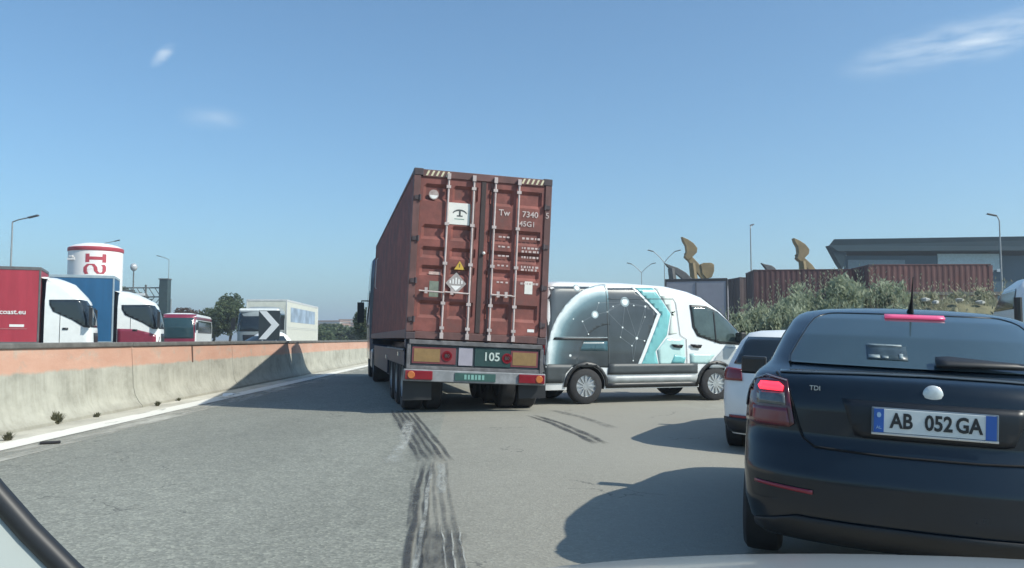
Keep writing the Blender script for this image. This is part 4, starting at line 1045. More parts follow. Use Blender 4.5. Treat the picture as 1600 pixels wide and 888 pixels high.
def place_front(o, px, d, yaw, total, near_side):
    """put the front corner nearest the camera (x = near_side) at photo column px, depth d"""
    X = (px-800)/F*d; M = Matrix.Rotation(yaw, 3, 'Z'); c = M @ Vector((near_side, total, 0))
    o.location = (X-c.x, d-c.y, 0); o.rotation_euler = (0, 0, yaw)
M_CURT = mat('red_curtain', (.37, .035, .055), .5, var=.12, scale=1.2, stretch=(1, 4, .5), bump=.3, bscale=3)
M_BLUE = mat('blue_curtain', (.015, .10, .22), .5, var=.12, scale=1.2, stretch=(1, 4, .5), bump=.3, bscale=3)
M_GREYF = mat('trailer_edge_grey', (.12, .12, .12), .5, var=.2)
M_LW = mat('lorry_white', (.74, .76, .74), .35, coat=.4, var=.05)
M_RF = mat('red_frame', (.30, .05, .06), .5)
t1 = empty('curtain_lorry', (0, 0, 0), 0, 0, 'lorry with red curtain trailer and white cab, leftmost behind the barrier', 'lorry')
place_front(t1, 150, 33.5, -R(67), 13.6+.15+1.85, 1.25)
tb = box_trailer(t1, 13.6, 4.05, M_CURT, M_GREYF); tractor(t1, 13.75, M_LW, H=3.72, L=1.85)
text_mesh('coast.eu', .27, 'trailer_lettering', tb, M_WTXT, Matrix.Translation((1.268, 13.15, 2.30)) @ Matrix.Rotation(PI/2, 4, 'Z') @ Matrix.Rotation(PI/2, 4, 'X'), bold=.004, align='RIGHT')
MB().bb(1.258, 1.264, 12.6, 13.1, 1.72, 1.82).build('trailer_label', tb, M_WTXT)
MB().bb(1.258, 1.264, 9, 13.2, 1.64, 1.66).build('curtain_strap_line', tb, mat('strap_pale', (.45, .2, .2), .6))
t2 = empty('curtain_lorry', (0, 0, 0), 0, 0, 'lorry with blue curtain trailer, white cab with dark red lower panel', 'lorry')
place_front(t2, 255, 38.5, -R(70), 13.6+.15+1.95, 1.25)
box_trailer(t2, 13.6, 4.1, M_BLUE, mat('blue_frame', (.30, .38, .42), .5)); tractor(t2, 13.75, M_LW, lower=mat('maroon_panel', (.20, .02, .045), .35, coat=.4), H=3.45, L=1.95)
# maroon coach, oncoming
t3 = empty('coach', (0, 0, 0), 0, 0, 'maroon fronted coach with wide dark windscreen and white flank behind the barrier', 'coach')
css = Shell([(.3, .1, 9.8, 1.2, .03, .1, .06, .12), (.6, 0, 10, 1.25, .03, .12, .08, .14), (2.2, 0, 10, 1.25, .03, .12, .10, .15), (2.95, .05, 9.7, 1.2, .03, .12, .12, .18), (3.12, .12, 9.5, 1.1, .03, .12, .12, .2), (3.2, .3, 9.2, .8, .03, .1, .1, .2)])
cbod = css.body('body', t3, M_LW, step=.2)
M_MAR = mat('maroon_paint', (.20, .018, .045), .3, coat=.5)
skin('front_panel', t3, M_MAR, [(-1.2, .35), (1.2, .35), (1.2, 3.1), (-1.2, 3.1)], lambda x, z: css.front(x, z, .010), .12, .12, .01)
skin('windscreen', t3, mat('coach_glass', (.02, .05, .06), .08), [(-1.12, 1.30), (1.12, 1.30), (1.08, 2.82), (-1.08, 2.82)], lambda x, z: css.front(x, z, .025), .12, .12, .01)
for sg in (-1, 1):
    skin('side_glass', t3, M_GLASS, [(.6, 1.7), (8.6, 1.7), (8.6, 2.65), (.6, 2.65)], lambda y, z: css.side(sg, y, z, .01), .4, .12, .01)
    skin('roof_band', t3, M_MAR, [(.3, 2.7), (9.5, 2.7), (9.4, 2.93), (.3, 2.93)], lambda y, z: css.side(sg, y, z, .01), .4, .12, .01)
    for y in (2.2, 7.6): wheel(t3, sg*1.08, y, .48, .3, M_STEEL, 8)
    MB().bb(*sorted((sg*1.28, sg*1.42)), 9.8, 9.95, 1.9, 2.5).build('mirror', t3, M_BLK, bevel=.03)
place_front(t3, 306, 62, R(193), 10.0, -1.25)
# grey fronted box lorry, oncoming
t4 = empty('box_lorry', (0, 0, 0), 0, 0, 'oncoming box lorry with pale cream trailer and grey front under a white roof visor', 'lorry')
tb4 = box_trailer(t4, 12.5, 3.72, mat('cream_box', (.62, .62, .54), .5, var=.08), mat('box_rail', (.55, .56, .55), .4))
place_front(t4, 435, 50, R(184.3), 15.1, -1.25)
for zz in (1.9, 2.0): MB().bb(-1.262, -1.256, .3, 12.2, zz-.01, zz+.01).build('panel_seam', tb4, MATS['box_rail'])
c4 = tractor(t4, 12.8, mat('cab_grey', (.28, .31, .31), .4, coat=.4), H=3.25, fair=True)
MB().bb(-1.18, 1.18, 14.25, 14.72, 2.86, 3.10).build('roof_visor', t4, M_LW, bevel=.1)
MB().bb(-1.258, -1.252, 1.5, 11.2, 2.35, 3.3).build('trailer_picture', tb4, mat('trailer_picture', (.30, .38, .47), .5, var=.4, scale=.9))
MB().bb(1.252, 1.258, 3.5, 9.5, 2.35, 3.2).build('trailer_picture', tb4, MATS['trailer_picture'])
# white car nose visible between coach and lorry
t5 = empty('white_car', (0, 0, 0), 0, 0, 'white car between the maroon coach and the box lorry behind the barrier', 'car')
w5 = Shell([(.22, .12, 4.0, .76, .05, .2, .1, .3), (.6, 0, 4.1, .86, .06, .28, .14, .38), (.85, .03, 3.9, .86, .06, .28, .16, .4), (1.0, .1, 3.1, .82, .06, .28, .15, .38), (1.45, .5, 2.2, .65, .06, .24, .14, .3), (1.62, .7, 1.9, .45, .06, .2, .1, .2)])
w5.body('body', t5, M_WHITE, step=.1)
skin('windscreen', t5, M_GLASS, [(-.7, 1.05), (.7, 1.05), (.6, 1.42), (-.6, 1.42)], lambda x, z: w5.front(x, z, .01), .1, .05)
for sg in (-1, 1):
    for y in (.8, 3.3): wheel(t5, sg*.76, y, .31, .2, M_ALLOY, 7)
    skin('side_window', t5, M_GLASS, [(.8, 1.04), (2.7, 1.04), (2.2, 1.4), (1.0, 1.42)], lambda y, z: w5.side(sg, y, z, .01), .1, .05)
place_front(t5, 362, 44, R(150), 4.1, 0)

# chevron sign
cg = empty('chevron_sign', tuple(at(421, 540, 36)), 0, 0, 'dark road sign with a bold white chevron pointing right, in front of the box lorry', 'sign')
cg.location.z = 0
MB().bb(-.46, .46, .0, .03, 1.22, 2.48).build('sign_board', cg, mat('sign_dark', (.035, .045, .05), .5), bevel=.01)
MB().prism([(-.44, 2.46), (-.12, 2.46), (.44, 1.86), (-.12, 1.24), (-.44, 1.24), (.10, 1.86)], -.008, -.001).build('chevron', cg, mat('sign_white', (.78, .79, .78), .4, var=.03))
MB().m(M_STEEL).tube([(-.3, .05, 0), (-.3, .05, 2.3)], .035).tube([(.3, .05, 0), (.3, .05, 2.3)], .035).build('post', cg)

# silo
sp = at(147, 530, 70)
silo = empty('silo', (sp.x, sp.y, 0), 0, 0, 'white cylindrical silo with red band and red lettering, behind the lorries', 'silo')
MB().lathe([(2.1, 0), (2.1, 8.75), (2.08, 8.85)], 64).build('shell', silo, mat('silo_white', (.76, .74, .72), .5, var=.06, scale=.8, stretch=(1, 1, .3)), smooth=40)
MB().lathe([(2.13, 8.55), (2.15, 8.58), (2.15, 8.83), (2.1, 8.88)], 64).build('top_band', silo, mat('silo_red', (.42, .05, .07), .5), smooth=40)
MB().lathe([(2.1, 8.88), (1.7, 9.1), (1.0, 9.27), (.2, 9.33)], 64).build('dome', silo, MATS['silo_white'], smooth=40)
MB().bb(-1.35, -.75, -2.0, -1.5, 7.75, 7.95).bb(-1.2, -.9, -2.05, -1.6, 8.0, 8.1).build('hatch', silo, MATS['silo_white'])
def on_silo(a, z, off=.012): return Vector(((2.1+off)*math.sin(a), -(2.1+off)*math.cos(a), z))
lt = MB()
for a0, a1, z0, z1 in ((.10, .24, 7.55, 8.25), (.24, .70, 7.76, 8.02), (.70, .84, 7.55, 8.25)): patch(lt, [(a0, z0), (a1, z0), (a1, z1), (a0, z1)], on_silo, .08, .3)
lt.build('silo_letter', silo, MATS['silo_red'], solid=.01)
S_ = [(.16, 6.58), (.10, 6.78), (.10, 7.12), (.20, 7.36), (.38, 7.36), (.46, 7.14), (.48, 6.84), (.56, 6.66), (.72, 6.66), (.78, 6.85), (.78, 7.2), (.72, 7.36)]
patch(MB(), strip([(a, z) for a, z in S_], .13), on_silo, .08, .3).build('silo_letter', silo, MATS['silo_red'], solid=.01)

# industrial frame, tower and ball lamp behind the blue lorry
p = at(222, 530, 82)
ind = empty('gantry', (p.x, p.y, 0), 0, 0, 'dark steel gantry with lattice and plant pipes behind the blue lorry', 'gantry')
M_GAN = mat('gantry_steel', (.11, .12, .12), .6, var=.3, scale=2)
g = MB().m(M_GAN)
for x in (-1.6, .3, 1.7): g.tube([(x, 0, 0), (x, 0, 6.6-(.4 if x < 0 else 0))], .10, 8)
for z in (4.6, 5.4, 6.3): g.tube([(-1.9, 0, z), (1.9, 0, z)], .07, 6)
for k in range(6): g.tube([(-1.8+.6*k, 0, 4.6), (-1.2+.6*k, 0, 5.4)], .04, 5); g.tube([(-1.8+.6*k, 0, 6.3), (-1.2+.6*k, 0, 5.4)], .04, 5)
g.bb(-.9, .8, -.3, .3, 4.7, 5.2); g.bb(-1.9, -.9, -.3, .3, 5.5, 6.1)
g.build('frame', ind); MB().bb(-.5, .4, -.4, -.32, 5.5, 5.75).build('sign_panel', ind, M_WHITE)
p = at(257, 530, 82)
tw_ = empty('tower', (p.x, p.y, 0), 0, 0, 'narrow dark teal tower beside the gantry', 'tower')
MB().bb(-.42, .42, -.42, .42, 0, 7.1).build('column', tw_, mat('tower_teal', (.035, .06, .065), .6, var=.2), bevel=.03)
MB().bb(-.48, .48, -.48, .48, 7.1, 7.2).build('cap', tw_, M_GAN)
MB().tube([(.62, 0, 0), (.62, 0, 5.2)], .05, 6).build('down_pipe', tw_, M_STEEL)
p = at(207, 530, 75)
bl = empty('ball_lamp', (p.x, p.y, 0), 0, 0, 'globe lamp on a pole rising above the gantry', 'lamp')
MB().tube([(0, 0, 0), (0, 0, 7.4)], .06, 8).build('pole', bl, M_GAN)
MB().lathe([(.03, 7.35), (.24, 7.5), (.33, 7.75), (.24, 8.0), (.03, 8.1)], 16).build('globe', bl, M_CLEAR, smooth=60)

# ------------------------------------------------------------------ street lamps
def lamp(px, py_top, d, arms, label, group=None, arm=1.6, rise=.5, name='street_lamp'):
    h = EYE+(HZ-py_top)/F*d; p = at(px, 530, d)
    o = empty(name, (p.x, p.y, 0), 0, 0, label, 'street lamp', group)
    MB().tube([(0, 0, 0), (0, 0, h-rise)], [.075, .04], 10).build('pole', o, M_LAMP, smooth=50)
    for a in arms:
        x = math.cos(a)*arm; y = math.sin(a)*arm
        MB().tube([(0, 0, h-rise), (x*.4, y*.4, h-rise*.55), (x, y, h-.05)], .04, 8).build('arm', o, M_LAMP, smooth=50)
        M = Matrix.Rotation(a, 3, 'Z') @ Matrix.Rotation(-R(14), 3, 'Y')
        MB().box(x+math.cos(a)*.3, y+math.sin(a)*.3, h+.02, .62, .22, .10, M).build('lamp_head', o, mat('lamp_head_grey', (.10, .11, .12), .5), bevel=.04)
    return o
M_LAMP = mat('lamp_pole', (.28, .30, .31), .5, metal=.3, var=.1)
lamp(14, 338, 48, [R(0)], 'tall single arm street lamp at the far left above the red trailer', arm=.9, rise=.3)
lamp(262, 400, 110, [R(170)], 'distant single arm street lamp right of the silo', arm=1.2)
lamp(150, 376, 92, [R(0)], 'distant street lamp head showing over the silo', arm=1.8)
lamp(1003, 412, 100, [R(0), R(180)], 'smaller double arm street lamp above the white van', arm=1.15, rise=1.1)
lamp(1039, 392, 85, [R(0), R(180)], 'larger double arm street lamp above the white van', arm=1.1, rise=1.2)
lamp(1175, 350, 62, [R(60)], 'slim street lamp above the brown containers', arm=.2, rise=.3)
lamp(1567, 335, 55, [R(170)], 'slim street lamp at the far right in front of the dark building', arm=.15, rise=.4)

# ------------------------------------------------------------------ right background: box truck, containers, excavators, building
bt = empty('box_truck', (0, 0, 0), 0, 0, 'parked box truck with pale lilac rear doors in a dark frame behind the van', 'truck')
box_trailer(bt, 6.0, 3.62, mat('lilac_grey_box', (.30, .30, .34), .5, var=.06), mat('truck_frame_dark', (.05, .05, .055), .6), W=1.2, wheels=False)
MB().bb(-.01, .01, -.02, -.005, 1.15, 3.5).build('door_seam', bt, M_BLK)
for y in (1.2, 7.3):
    for x in (-1.0, 1.0): wheel(bt, x, y, .45, .3, M_STEEL, 8)
b_ = cab_shell(2.9, 1.9, 1.1, fair=False).body('cab', bt, M_LW, step=.2); b_.location.y = 6.3
bt.location = ((1088-800)/F*33, 33, 0); bt.rotation_euler = (0, 0, -R(15))
conts = []
M_K1 = mat('stack_maroon', (.085, .034, .036), .6, var=.2, scale=.7, dirt=(.07, .028, .028)); M_K2 = mat('stack_red', (.12, .046, .043), .6, var=.2, scale=.7, dirt=(.13, .04, .03)); M_K3 = mat('stack_brown', (.075, .05, .05), .6, var=.2, scale=.7)
M_K4 = mat('stack_navy', (.02, .04, .10), .6, var=.2)
def stack(px, d, yaw, n, mats, labels, L=12.19):
    p = at(px, 530, d)
    for k in range(n):
        o = empty('stacked_container', (p.x, p.y, 2.6*k-.15), yaw, 0, labels[k], 'shipping container', 'stacked containers behind the shrubs')
        container_body(o, mats[k], mats[k], H=2.58, L=L, depth=.016)
        for x in (-.6, -.2, .2, .6): MB().tube([(x, -.03, .1), (x, -.03, 2.5)], .02, 6).build('lock_rod', o, M_CCAST)
        MB().bb(-1.09, 1.09, .03, .05, .13, 2.45).build('door_panel', o, mats[k])
# the long pair lies across the view (heading +x), its left end dark
stack(1172, 46.5, -R(96), 2, [M_K1, M_K1], ['maroon container at ground level under the long one behind the shrubs', 'long maroon container on top, its flank across the view behind the shrubs'])
stack(1345, 43.3, -R(93), 2, [M_K2, M_K2], ['redder container low behind the right hand shrubs', 'redder container on top at the right of the row'], L=6.06)
stack(1143, 52, -R(80), 2, [M_K3, M_K3], ['brown container low beside the box truck', 'brown container on top, just right of the box truck'], L=6.06)
stack(1118, 56, -R(60), 2, [M_K3, M_K3], ['dark brown container low and farthest back by the box truck', 'dark brown container on top, farthest back by the box truck'], L=6.06)

M_EXC = mat('excavator_ochre', (.27, .20, .10), .6, var=.2, scale=1.5, dirt=(.16, .13, .08))
M_EXD = mat('excavator_grey', (.10, .10, .10), .6, var=.3)
def excavator(px, d, pts_boom, pts_bucket, pts_knuckle, label, paint=None, base=0):
    """arm outlines given by photo points, at their own distance with real thickness"""
    paint = paint or M_EXC
    p = at(px, 530, d); o = empty('excavator', (p.x, p.y, 0), 0, 0, label, 'excavator', 'excavators parked behind the containers')
    q = lambda L: [((a-px)/F*d, EYE+(HZ-b)/F*d) for a, b in L]
    b = MB().prism(q(pts_boom), -.16, .16).build('stick', o, paint, bevel=.04)
    if pts_bucket: MB().prism(q(pts_bucket), -.28, .28).build('bucket', o, paint, bevel=.03)
    if pts_knuckle: MB().prism(q(pts_knuckle), -.22, .22).build('boom', o, paint, bevel=.03)
    x0 = q([pts_boom[-1]])[0][0]
    MB().m(paint).bb(x0-.3, x0+3.0, -1.3, 1.3, 1.3, 2.6).bb(x0+.2, x0+1.3, -1.2, -.1, 2.6, 3.1).build('house', o, bevel=.08)
    MB().m(paint).tube([(x0+.8, 0, 1.9), (x0+.3, 0, q([pts_boom[-1]])[0][1]-.1)], [.35, .25], 8).build('lower_boom', o)
    for sy in (-1.1, 1.1): MB().prism([(x0-.4, .3), (x0-.1, 0), (x0+2.9, 0), (x0+3.3, .4), (x0+3.2, .9), (x0-.3, .9)], sy-.3, sy+.3).build('track', o, M_DARK, bevel=.08)
    MB().bb(x0+.5, x0+2.2, -.8, .8, .9, 1.3).build('turntable', o, M_EXD)
    return o
bucket = [(1066, 370), (1075, 374), (1084, 380), (1090, 388), (1089, 395), (1082, 402), (1075, 407), (1070, 402), (1073, 393), (1072, 384), (1068, 377)]
excavator(1090, 60, [(1070, 396), (1077, 394), (1083, 402), (1098, 418), (1108, 432), (1100, 440), (1088, 425), (1076, 409)], bucket, [(1095, 413), (1100, 411), (1112, 411), (1116, 414), (1116, 424), (1112, 434), (1104, 436), (1097, 428)], 'excavator raising its ochre bucket above the box truck')
s_ = lambda L, dx, dy: [(a+dx, b+dy) for a, b in L]
excavator(1262, 56, s_([(1070, 396), (1077, 394), (1083, 400), (1096, 412), (1104, 424), (1096, 426), (1086, 416), (1074, 404)], 174, 2), s_(bucket, 175, 2), None, 'excavator raising its ochre bucket above the maroon container')
excavator(1062, 58, [(1039, 411), (1046, 414), (1060, 419), (1072, 426), (1082, 436), (1070, 440), (1056, 428), (1043, 417)], None, None, 'excavator whose grey brown boom slopes down to the box truck roof', M_EXD)
excavator(1200, 56, [(1190, 411), (1196, 413), (1206, 415), (1212, 419), (1214, 426), (1200, 424)], None, None, 'excavator with only a stub of boom showing above the maroon container', M_EXD)

# dark roofed building
bd = empty('warehouse', (at(1306, 530, 95).x, 95, 0), 0, 0, 'long slate blue building with overhanging dark roof at the right', 'building')
M_SL = mat('slate_roof', (.022, .044, .058), .8, spec=.15, var=.12, scale=.2); M_SW = mat('slate_wall', (.04, .085, .12), .8, spec=.2, var=.12, scale=.3)
MB().prism([(1.4, 1.0), (62, 1.0), (76, 29), (18, 29)], 0, 10.9, 'xy').build('wall', bd, M_SW)
# roof: deep fascia with a pointed, raked end
MB().m(M_SL).add([(0, 0, 12.7), (64, -1.5, 13.5), (64, -1.5, 11.4), (.4, 0, 11.3), (-.5, .2, 12.0), (18, 30, 12.7), (78, 30, 13.5), (78, 30, 11.4), (18.4, 30, 11.3), (17.5, 30, 12.0)],
     [(0, 1, 2, 3, 4), (5, 9, 8, 7, 6), (0, 5, 6, 1), (1, 6, 7, 2), (2, 7, 8, 3), (3, 8, 9, 4), (4, 9, 5, 0)]).build('roof', bd, bevel=.04)
MB().prism([(-.5, 12.0), (1.5, 11.2), (1.0, 9.3), (.6, 9.9)], .2, 1.4).build('roof_bracket', bd, M_SL)
wdw = MB().bb(12.3, 19.4, .86, .99, 9.2, 11.1).build('window_band', bd, mat('band_pale', (.30, .42, .47), .4, var=.15))
mm = MB()
for k in range(8): mm.bb(12.4+k*.95, 12.9+k*.95, .78, .855, 9.0, 9.35)
mm.build('window_mullions', wdw, M_WHITE)
MB().bb(1.9, 8.5, .9, .99, 9.0, 10.4).build('window', bd, mat('band_dim', (.09, .15, .19), .3, var=.15))
MB().bb(22, 62, .9, .99, 6.5, 8.0).build('window', bd, MATS['band_dim'])

# low beige block and white goods behind the right hand shrubs
lb = empty('low_building', (at(1450, 530, 38).x, 38, 0), 0, 0, 'low beige building between shrubs below the red container', 'building')
MB().bb(-1.5, 3.2, 0, 4, 0, 3.25).build('wall', lb, mat('beige_render', (.38, .29, .23), .8, var=.15))
for x in (-1.0, 1.4): MB().bb(x, x+.9, -.03, -.005, 1.6, 2.8).build('window', lb, M_GLASS)
MB().bb(-1.7, 3.4, -.2, 4.2, 3.25, 3.4).build('roof', lb, M_CAP)

# ------------------------------------------------------------------ plants
def leafball(mb, c, rx, ry, rz, n, size, rnd, upright=.3, lo=.25, nscale=1.3, aspect=2.6):
    k = 0; tries = 0
    while k < n and tries < n*12:
        tries += 1
        v = Vector((rnd.uniform(-1, 1), rnd.uniform(-1, 1), rnd.uniform(-1, 1)))
        if v.length > 1 or v.length < lo*rnd.random()*2: continue
        p = Vector((c[0]+v.x*rx, c[1]+v.y*ry, c[2]+v.z*rz))
        if noise.noise(p*nscale/max(.3, (rx+rz)*.35)) < -.08+.25*(v.length-.6): continue
        a = rnd.uniform(0, 2*PI); up = Vector((math.cos(a)*(1-upright), math.sin(a)*(1-upright), upright+rnd.uniform(-.4, .5))).normalized()
        sd_ = up.cross(Vector((rnd.uniform(-1, 1), rnd.uniform(-1, 1), rnd.uniform(-1, 1)))).normalized()
        s = size*rnd.uniform(.6, 1.3); l_ = up*s*aspect/2; w = sd_*s/2
        mb.add([p-l_, p+w, p+l_, p-w], [(0, 1, 2, 3)]); k += 1
    return mb
L_OLE = leaf_mat('shrub_grey_green', (.20, .235, .155), (.29, .335, .225), (.38, .42, .31))
L_DRY = leaf_mat('shrub_dry_olive', (.22, .225, .145), (.31, .31, .21), (.40, .36, .26))
L_TREE = leaf_mat('tree_green', (.06, .09, .045), (.10, .135, .07), (.16, .19, .10))
M_BARK = mat('bark', (.10, .08, .06), .9, var=.3, scale=6)
def shrub(px, pyt, d, wid, label, m=None, n=3800, seed=0, base=None):
    rnd = random.Random(seed+int(px)); p = at(px, pyt, d); h = p.z
    o = empty('shrub', (p.x, d, 0), rnd.uniform(0, 6), 0, label, 'shrub', 'shrubs along the verge')
    mb = MB()
    for k in range(7):
        hh = h*(.62 if k % 2 else .98)*rnd.uniform(.8, 1.02); r_ = wid*rnd.uniform(.25, .42)
        leafball(mb, (rnd.uniform(-.5, .5)*wid, rnd.uniform(-.4, .4)*wid, hh*.56), r_, r_, hh*.46, n//7, .075, rnd, .5, nscale=1.3, aspect=3.6)
    for k in range(26):      # long shoots above the crown
        a = rnd.uniform(0, 2*PI); r_ = wid*.6*math.sqrt(rnd.random()); x, y = r_*math.cos(a), r_*math.sin(a); z0 = h*rnd.uniform(.5, .75); z1 = h*rnd.uniform(.85, 1.06)
        for j in range(9):
            t = j/8; q = Vector((x*(1+.15*t), y*(1+.15*t), z0+(z1-z0)*t)); aa = rnd.uniform(0, 2*PI)
            e = q+Vector((math.cos(aa)*.08, math.sin(aa)*.08, .10)); s2 = Vector((-math.sin(aa), math.cos(aa), 0))*.014
            mb.add([q, (q+e)/2+s2, e, (q+e)/2-s2], [(0, 1, 2, 3)])
    mb.build('foliage', o, m or L_OLE)
    st = MB()
    for k in range(9):
        a = rnd.uniform(0, 2*PI); st.tube([(0, 0, 0), (math.cos(a)*wid*.2, math.sin(a)*wid*.2, h*.35), (math.cos(a)*wid*.4, math.sin(a)*wid*.4, h*.75)], [.03, .02, .008], 5)
    st.build('stems', o, M_BARK)
SH = [(1168, 486, 25, 1.2, 'lowest grey green shrub, just right of the van'), (1205, 474, 26, 1.5, 'grey green shrub second from the van, above the white hatchback'),
      (1245, 456, 26, 1.7, 'grey green shrub above the left corner of the black car roof'), (1290, 440, 27, 1.8, 'tall grey green shrub left of the black car aerial'),
      (1338, 428, 27, 1.8, 'tallest grey green shrub of the row'), (1388, 440, 27, 1.7, 'tall grey green shrub just left of the aerial'),
      (1432, 450, 26, 1.4, 'low olive shrub just right of the aerial'), (1475, 458, 25, 1.4, 'low olive shrub in the litter strewn gap'),
      (1520, 446, 26, 1.6, 'dry olive shrub below the red container end'), (1562, 444, 26, 1.5, 'dry brown tipped shrub nearest the right edge')]
for i, (px, py, d, w, lab) in enumerate(SH): shrub(px, py, d, w, lab, L_DRY if i in (6, 7, 8, 9) else L_OLE, 6500, i)
for i, (px, py, d, w, lab) in enumerate([(1225, 478, 21.5, 1.3, 'small front row shrub over the white hatchback roof'), (1310, 476, 22, 1.5, 'front row shrub over the black car roof'), (1400, 480, 21.5, 1.4, 'front row shrub behind the aerial base'), (1500, 484, 21, 1.4, 'front row dry shrub over the right of the black car roof')]):
    shrub(px, py, d, w, lab, L_DRY if i == 3 else L_OLE, 5000, 40+i)
rnd = random.Random(8)
M_BLOCK = mat('pale_rubble', (.40, .40, .37), .8, var=.15)
RUB = ['white rubble lump low in the gap right of the aerial', 'white rubble lump farther right in the shrub gap', 'white rubble lump under the red container', 'small pale rubble lump beside the dry shrub', 'flat pale rubble lump near the low beige building', 'pale rubble lump at the right end of the gap']
for i, (px, py) in enumerate(((1447, 466), (1462, 470), (1500, 467), (1532, 470))):
    p = at(px, py, 23.5); mb = MB(); mb.lathe([(.05, -.09), (.11, -.05), (.12, .02), (.05, .06)], 7)
    mb.v = [(a*(1+rnd.uniform(-.2, .2))*1.3, b*(1+rnd.uniform(-.2, .2)), c+rnd.uniform(-.02, .02)) for a, b, c in mb.v]
    o = mb.build('rubble_lump', None, M_BLOCK, bevel=.01); o.location = p-Vector((0, 0, .04)); o.rotation_euler = (0, 0, i); o.scale = (.8, .8, .8)
    tag(o, RUB[i], 'rubble', 'pale rubble on the bank')
for i, (px, py, d, w, lab) in enumerate([(1186, 472, 27.5, 1.7, 'back row shrub nearest the van, against the brown container'), (1228, 456, 28, 1.9, 'back row shrub over the gap between van and black car'), (1270, 440, 28, 1.9, 'back row shrub above the left end of the black car roof'),
        (1315, 430, 28.5, 2.0, 'back row shrub left of the tallest front shrub'), (1364, 431, 28.5, 2.0, 'back row shrub right of the tallest front shrub'), (1412, 444, 28, 1.8, 'back row shrub directly behind the aerial tip'), (1500, 450, 28, 1.8, 'back row dry shrub below the red container'), (1545, 446, 28, 1.8, 'back row dry shrub nearest the right edge')]):
    shrub(px, py, d, w, lab, L_DRY if i > 5 else L_OLE, 6500, 70+i)
# bank the rubble and low plants stand on
vsb = []; fsb = []; nx = 26
for j, (yy, zz) in enumerate(((19.5, -.05), (21, .55), (22.4, 1.7), (23.8, 2.22), (25.5, 2.25), (28, 1.4), (31, -.05))):
    for i in range(nx): 
        x = 9.5+i*.62; vsb.append((x, yy+.4*noise.noise(Vector((x*.4, j, 0))), max(-.1, (zz if x > 11.2 else zz*max(0, (x-9.6)/1.6))+.18*noise.noise(Vector((x*.7, yy*.7, 3))) if 0 < j < 6 else -.1)))
for j in range(6):
    for i in range(nx-1): fsb.append((j*nx+i, j*nx+i+1, (j+1)*nx+i+1, (j+1)*nx+i))
bank = MB().add(vsb, fsb).build('bank', None, mat('bank_soil', (.16, .15, .085), .95, var=.35, scale=1.2, dirt=(.07, .085, .04), bump=.8, bscale=5))
tag(bank, kind='structure')
gm = MB(); rnd = random.Random(21)
for k in range(9000):
    x = rnd.uniform(10, 25); y = rnd.uniform(20.2, 25.5); t = (y-19.5)/4.3; z = 2.2*min(1, max(0, t))**.9*(1 if x > 11.4 else max(0, (x-9.6)/1.8))-.15
    if noise.noise(Vector((x*.8, y*.8, 0))) < -.25: continue
    a = rnd.uniform(0, 2*PI); h = rnd.uniform(.15, .42); w = .02
    dx, dy = math.cos(a)*h*.4, math.sin(a)*h*.4
    gm.add([(x-w*math.sin(a), y+w*math.cos(a), z), (x+w*math.sin(a), y-w*math.cos(a), z), (x+dx, y+dy, z+h)], [(0, 1, 2)])
o = gm.build('bank_grass', None, L_DRY); tag(o, 'dry grass and scrub covering the bank under the shrubs', 'grass', kind='stuff')

def tree(px, pyt, d, wid, label, m=None, n=6000, seed=0, size=.13, group=None, hb=.25):
    rnd = random.Random(seed); p = at(px, pyt, d); h = p.z
    o = empty('tree', (p.x, d, 0), 0, 0, label, 'tree', group); mb = MB()
    for k in range(9):
        a = rnd.uniform(0, 2*PI); rr = wid*.28*math.sqrt(rnd.random()); r_ = wid*rnd.uniform(.18, .30); z = h*rnd.uniform(.42, .82)
        leafball(mb, (rr*math.cos(a), rr*math.sin(a), z), r_, r_, min(r_*1.0, h-z), n//9, size, rnd, .3, nscale=1.8, aspect=1.8)
    mb.build('crown', o, m or L_TREE)
    tk = MB().tube([(0, 0, 0), (.04*h, 0, h*.3), (0, .02*h, h*.65)], [.035*h, .025*h, .012*h], 8)
    for k in range(5):
        a = k*1.3; tk.tube([(0, 0, h*.3), (math.cos(a)*wid*.25, math.sin(a)*wid*.25, h*.6)], [.018*h, .007*h], 6)
    tk.build('trunk', o, M_BARK, smooth=50)
tree(358, 456, 82, 5.0, 'full green tree left of the box lorry', seed=3, n=9000, size=.14)
tree(333, 478, 84, 3.6, 'lower green tree directly left of the full green one', seed=13, n=5000, size=.14)
tree(302, 480, 90, 4.5, 'reddish brown tree above the maroon coach', leaf_mat('tree_russet', (.07, .045, .035), (.11, .07, .05), (.15, .10, .07)), seed=5)
tree(196, 436, 88, 4.5, 'dark tree behind the gantry, next to the blue trailer', seed=6, n=6000)
tree(232, 455, 95, 5.0, 'dark tree between gantry and tower', seed=16, n=6000)
tree(577, 478, 70, 3.4, 'small tree just left of the container lorry', seed=9, n=9000, size=.11)
for i, (px, py, d, w) in enumerate([(505, 510, 120, 6), (520, 506, 130, 7), (537, 512, 140, 8), (553, 514, 150, 7), (498, 516, 115, 5), (562, 512, 125, 5), (455, 512, 140, 9), (410, 505, 150, 9), (470, 516, 150, 8)]):
    tree(px, py, d, w, ['rounded far tree at the left end of the skyline row', 'tallest far tree of the skyline row', 'broad far tree in the middle of the skyline row', 'far tree in front of the pale blocks', 'small far tree beside the box lorry trailer', 'far tree nearest the container lorry', 'far tree hidden behind the box lorry trailer', 'far tree behind the chevron sign', 'far tree behind the trailer end'][i], seed=30+i, n=1500, size=.35, group='far trees on the skyline')

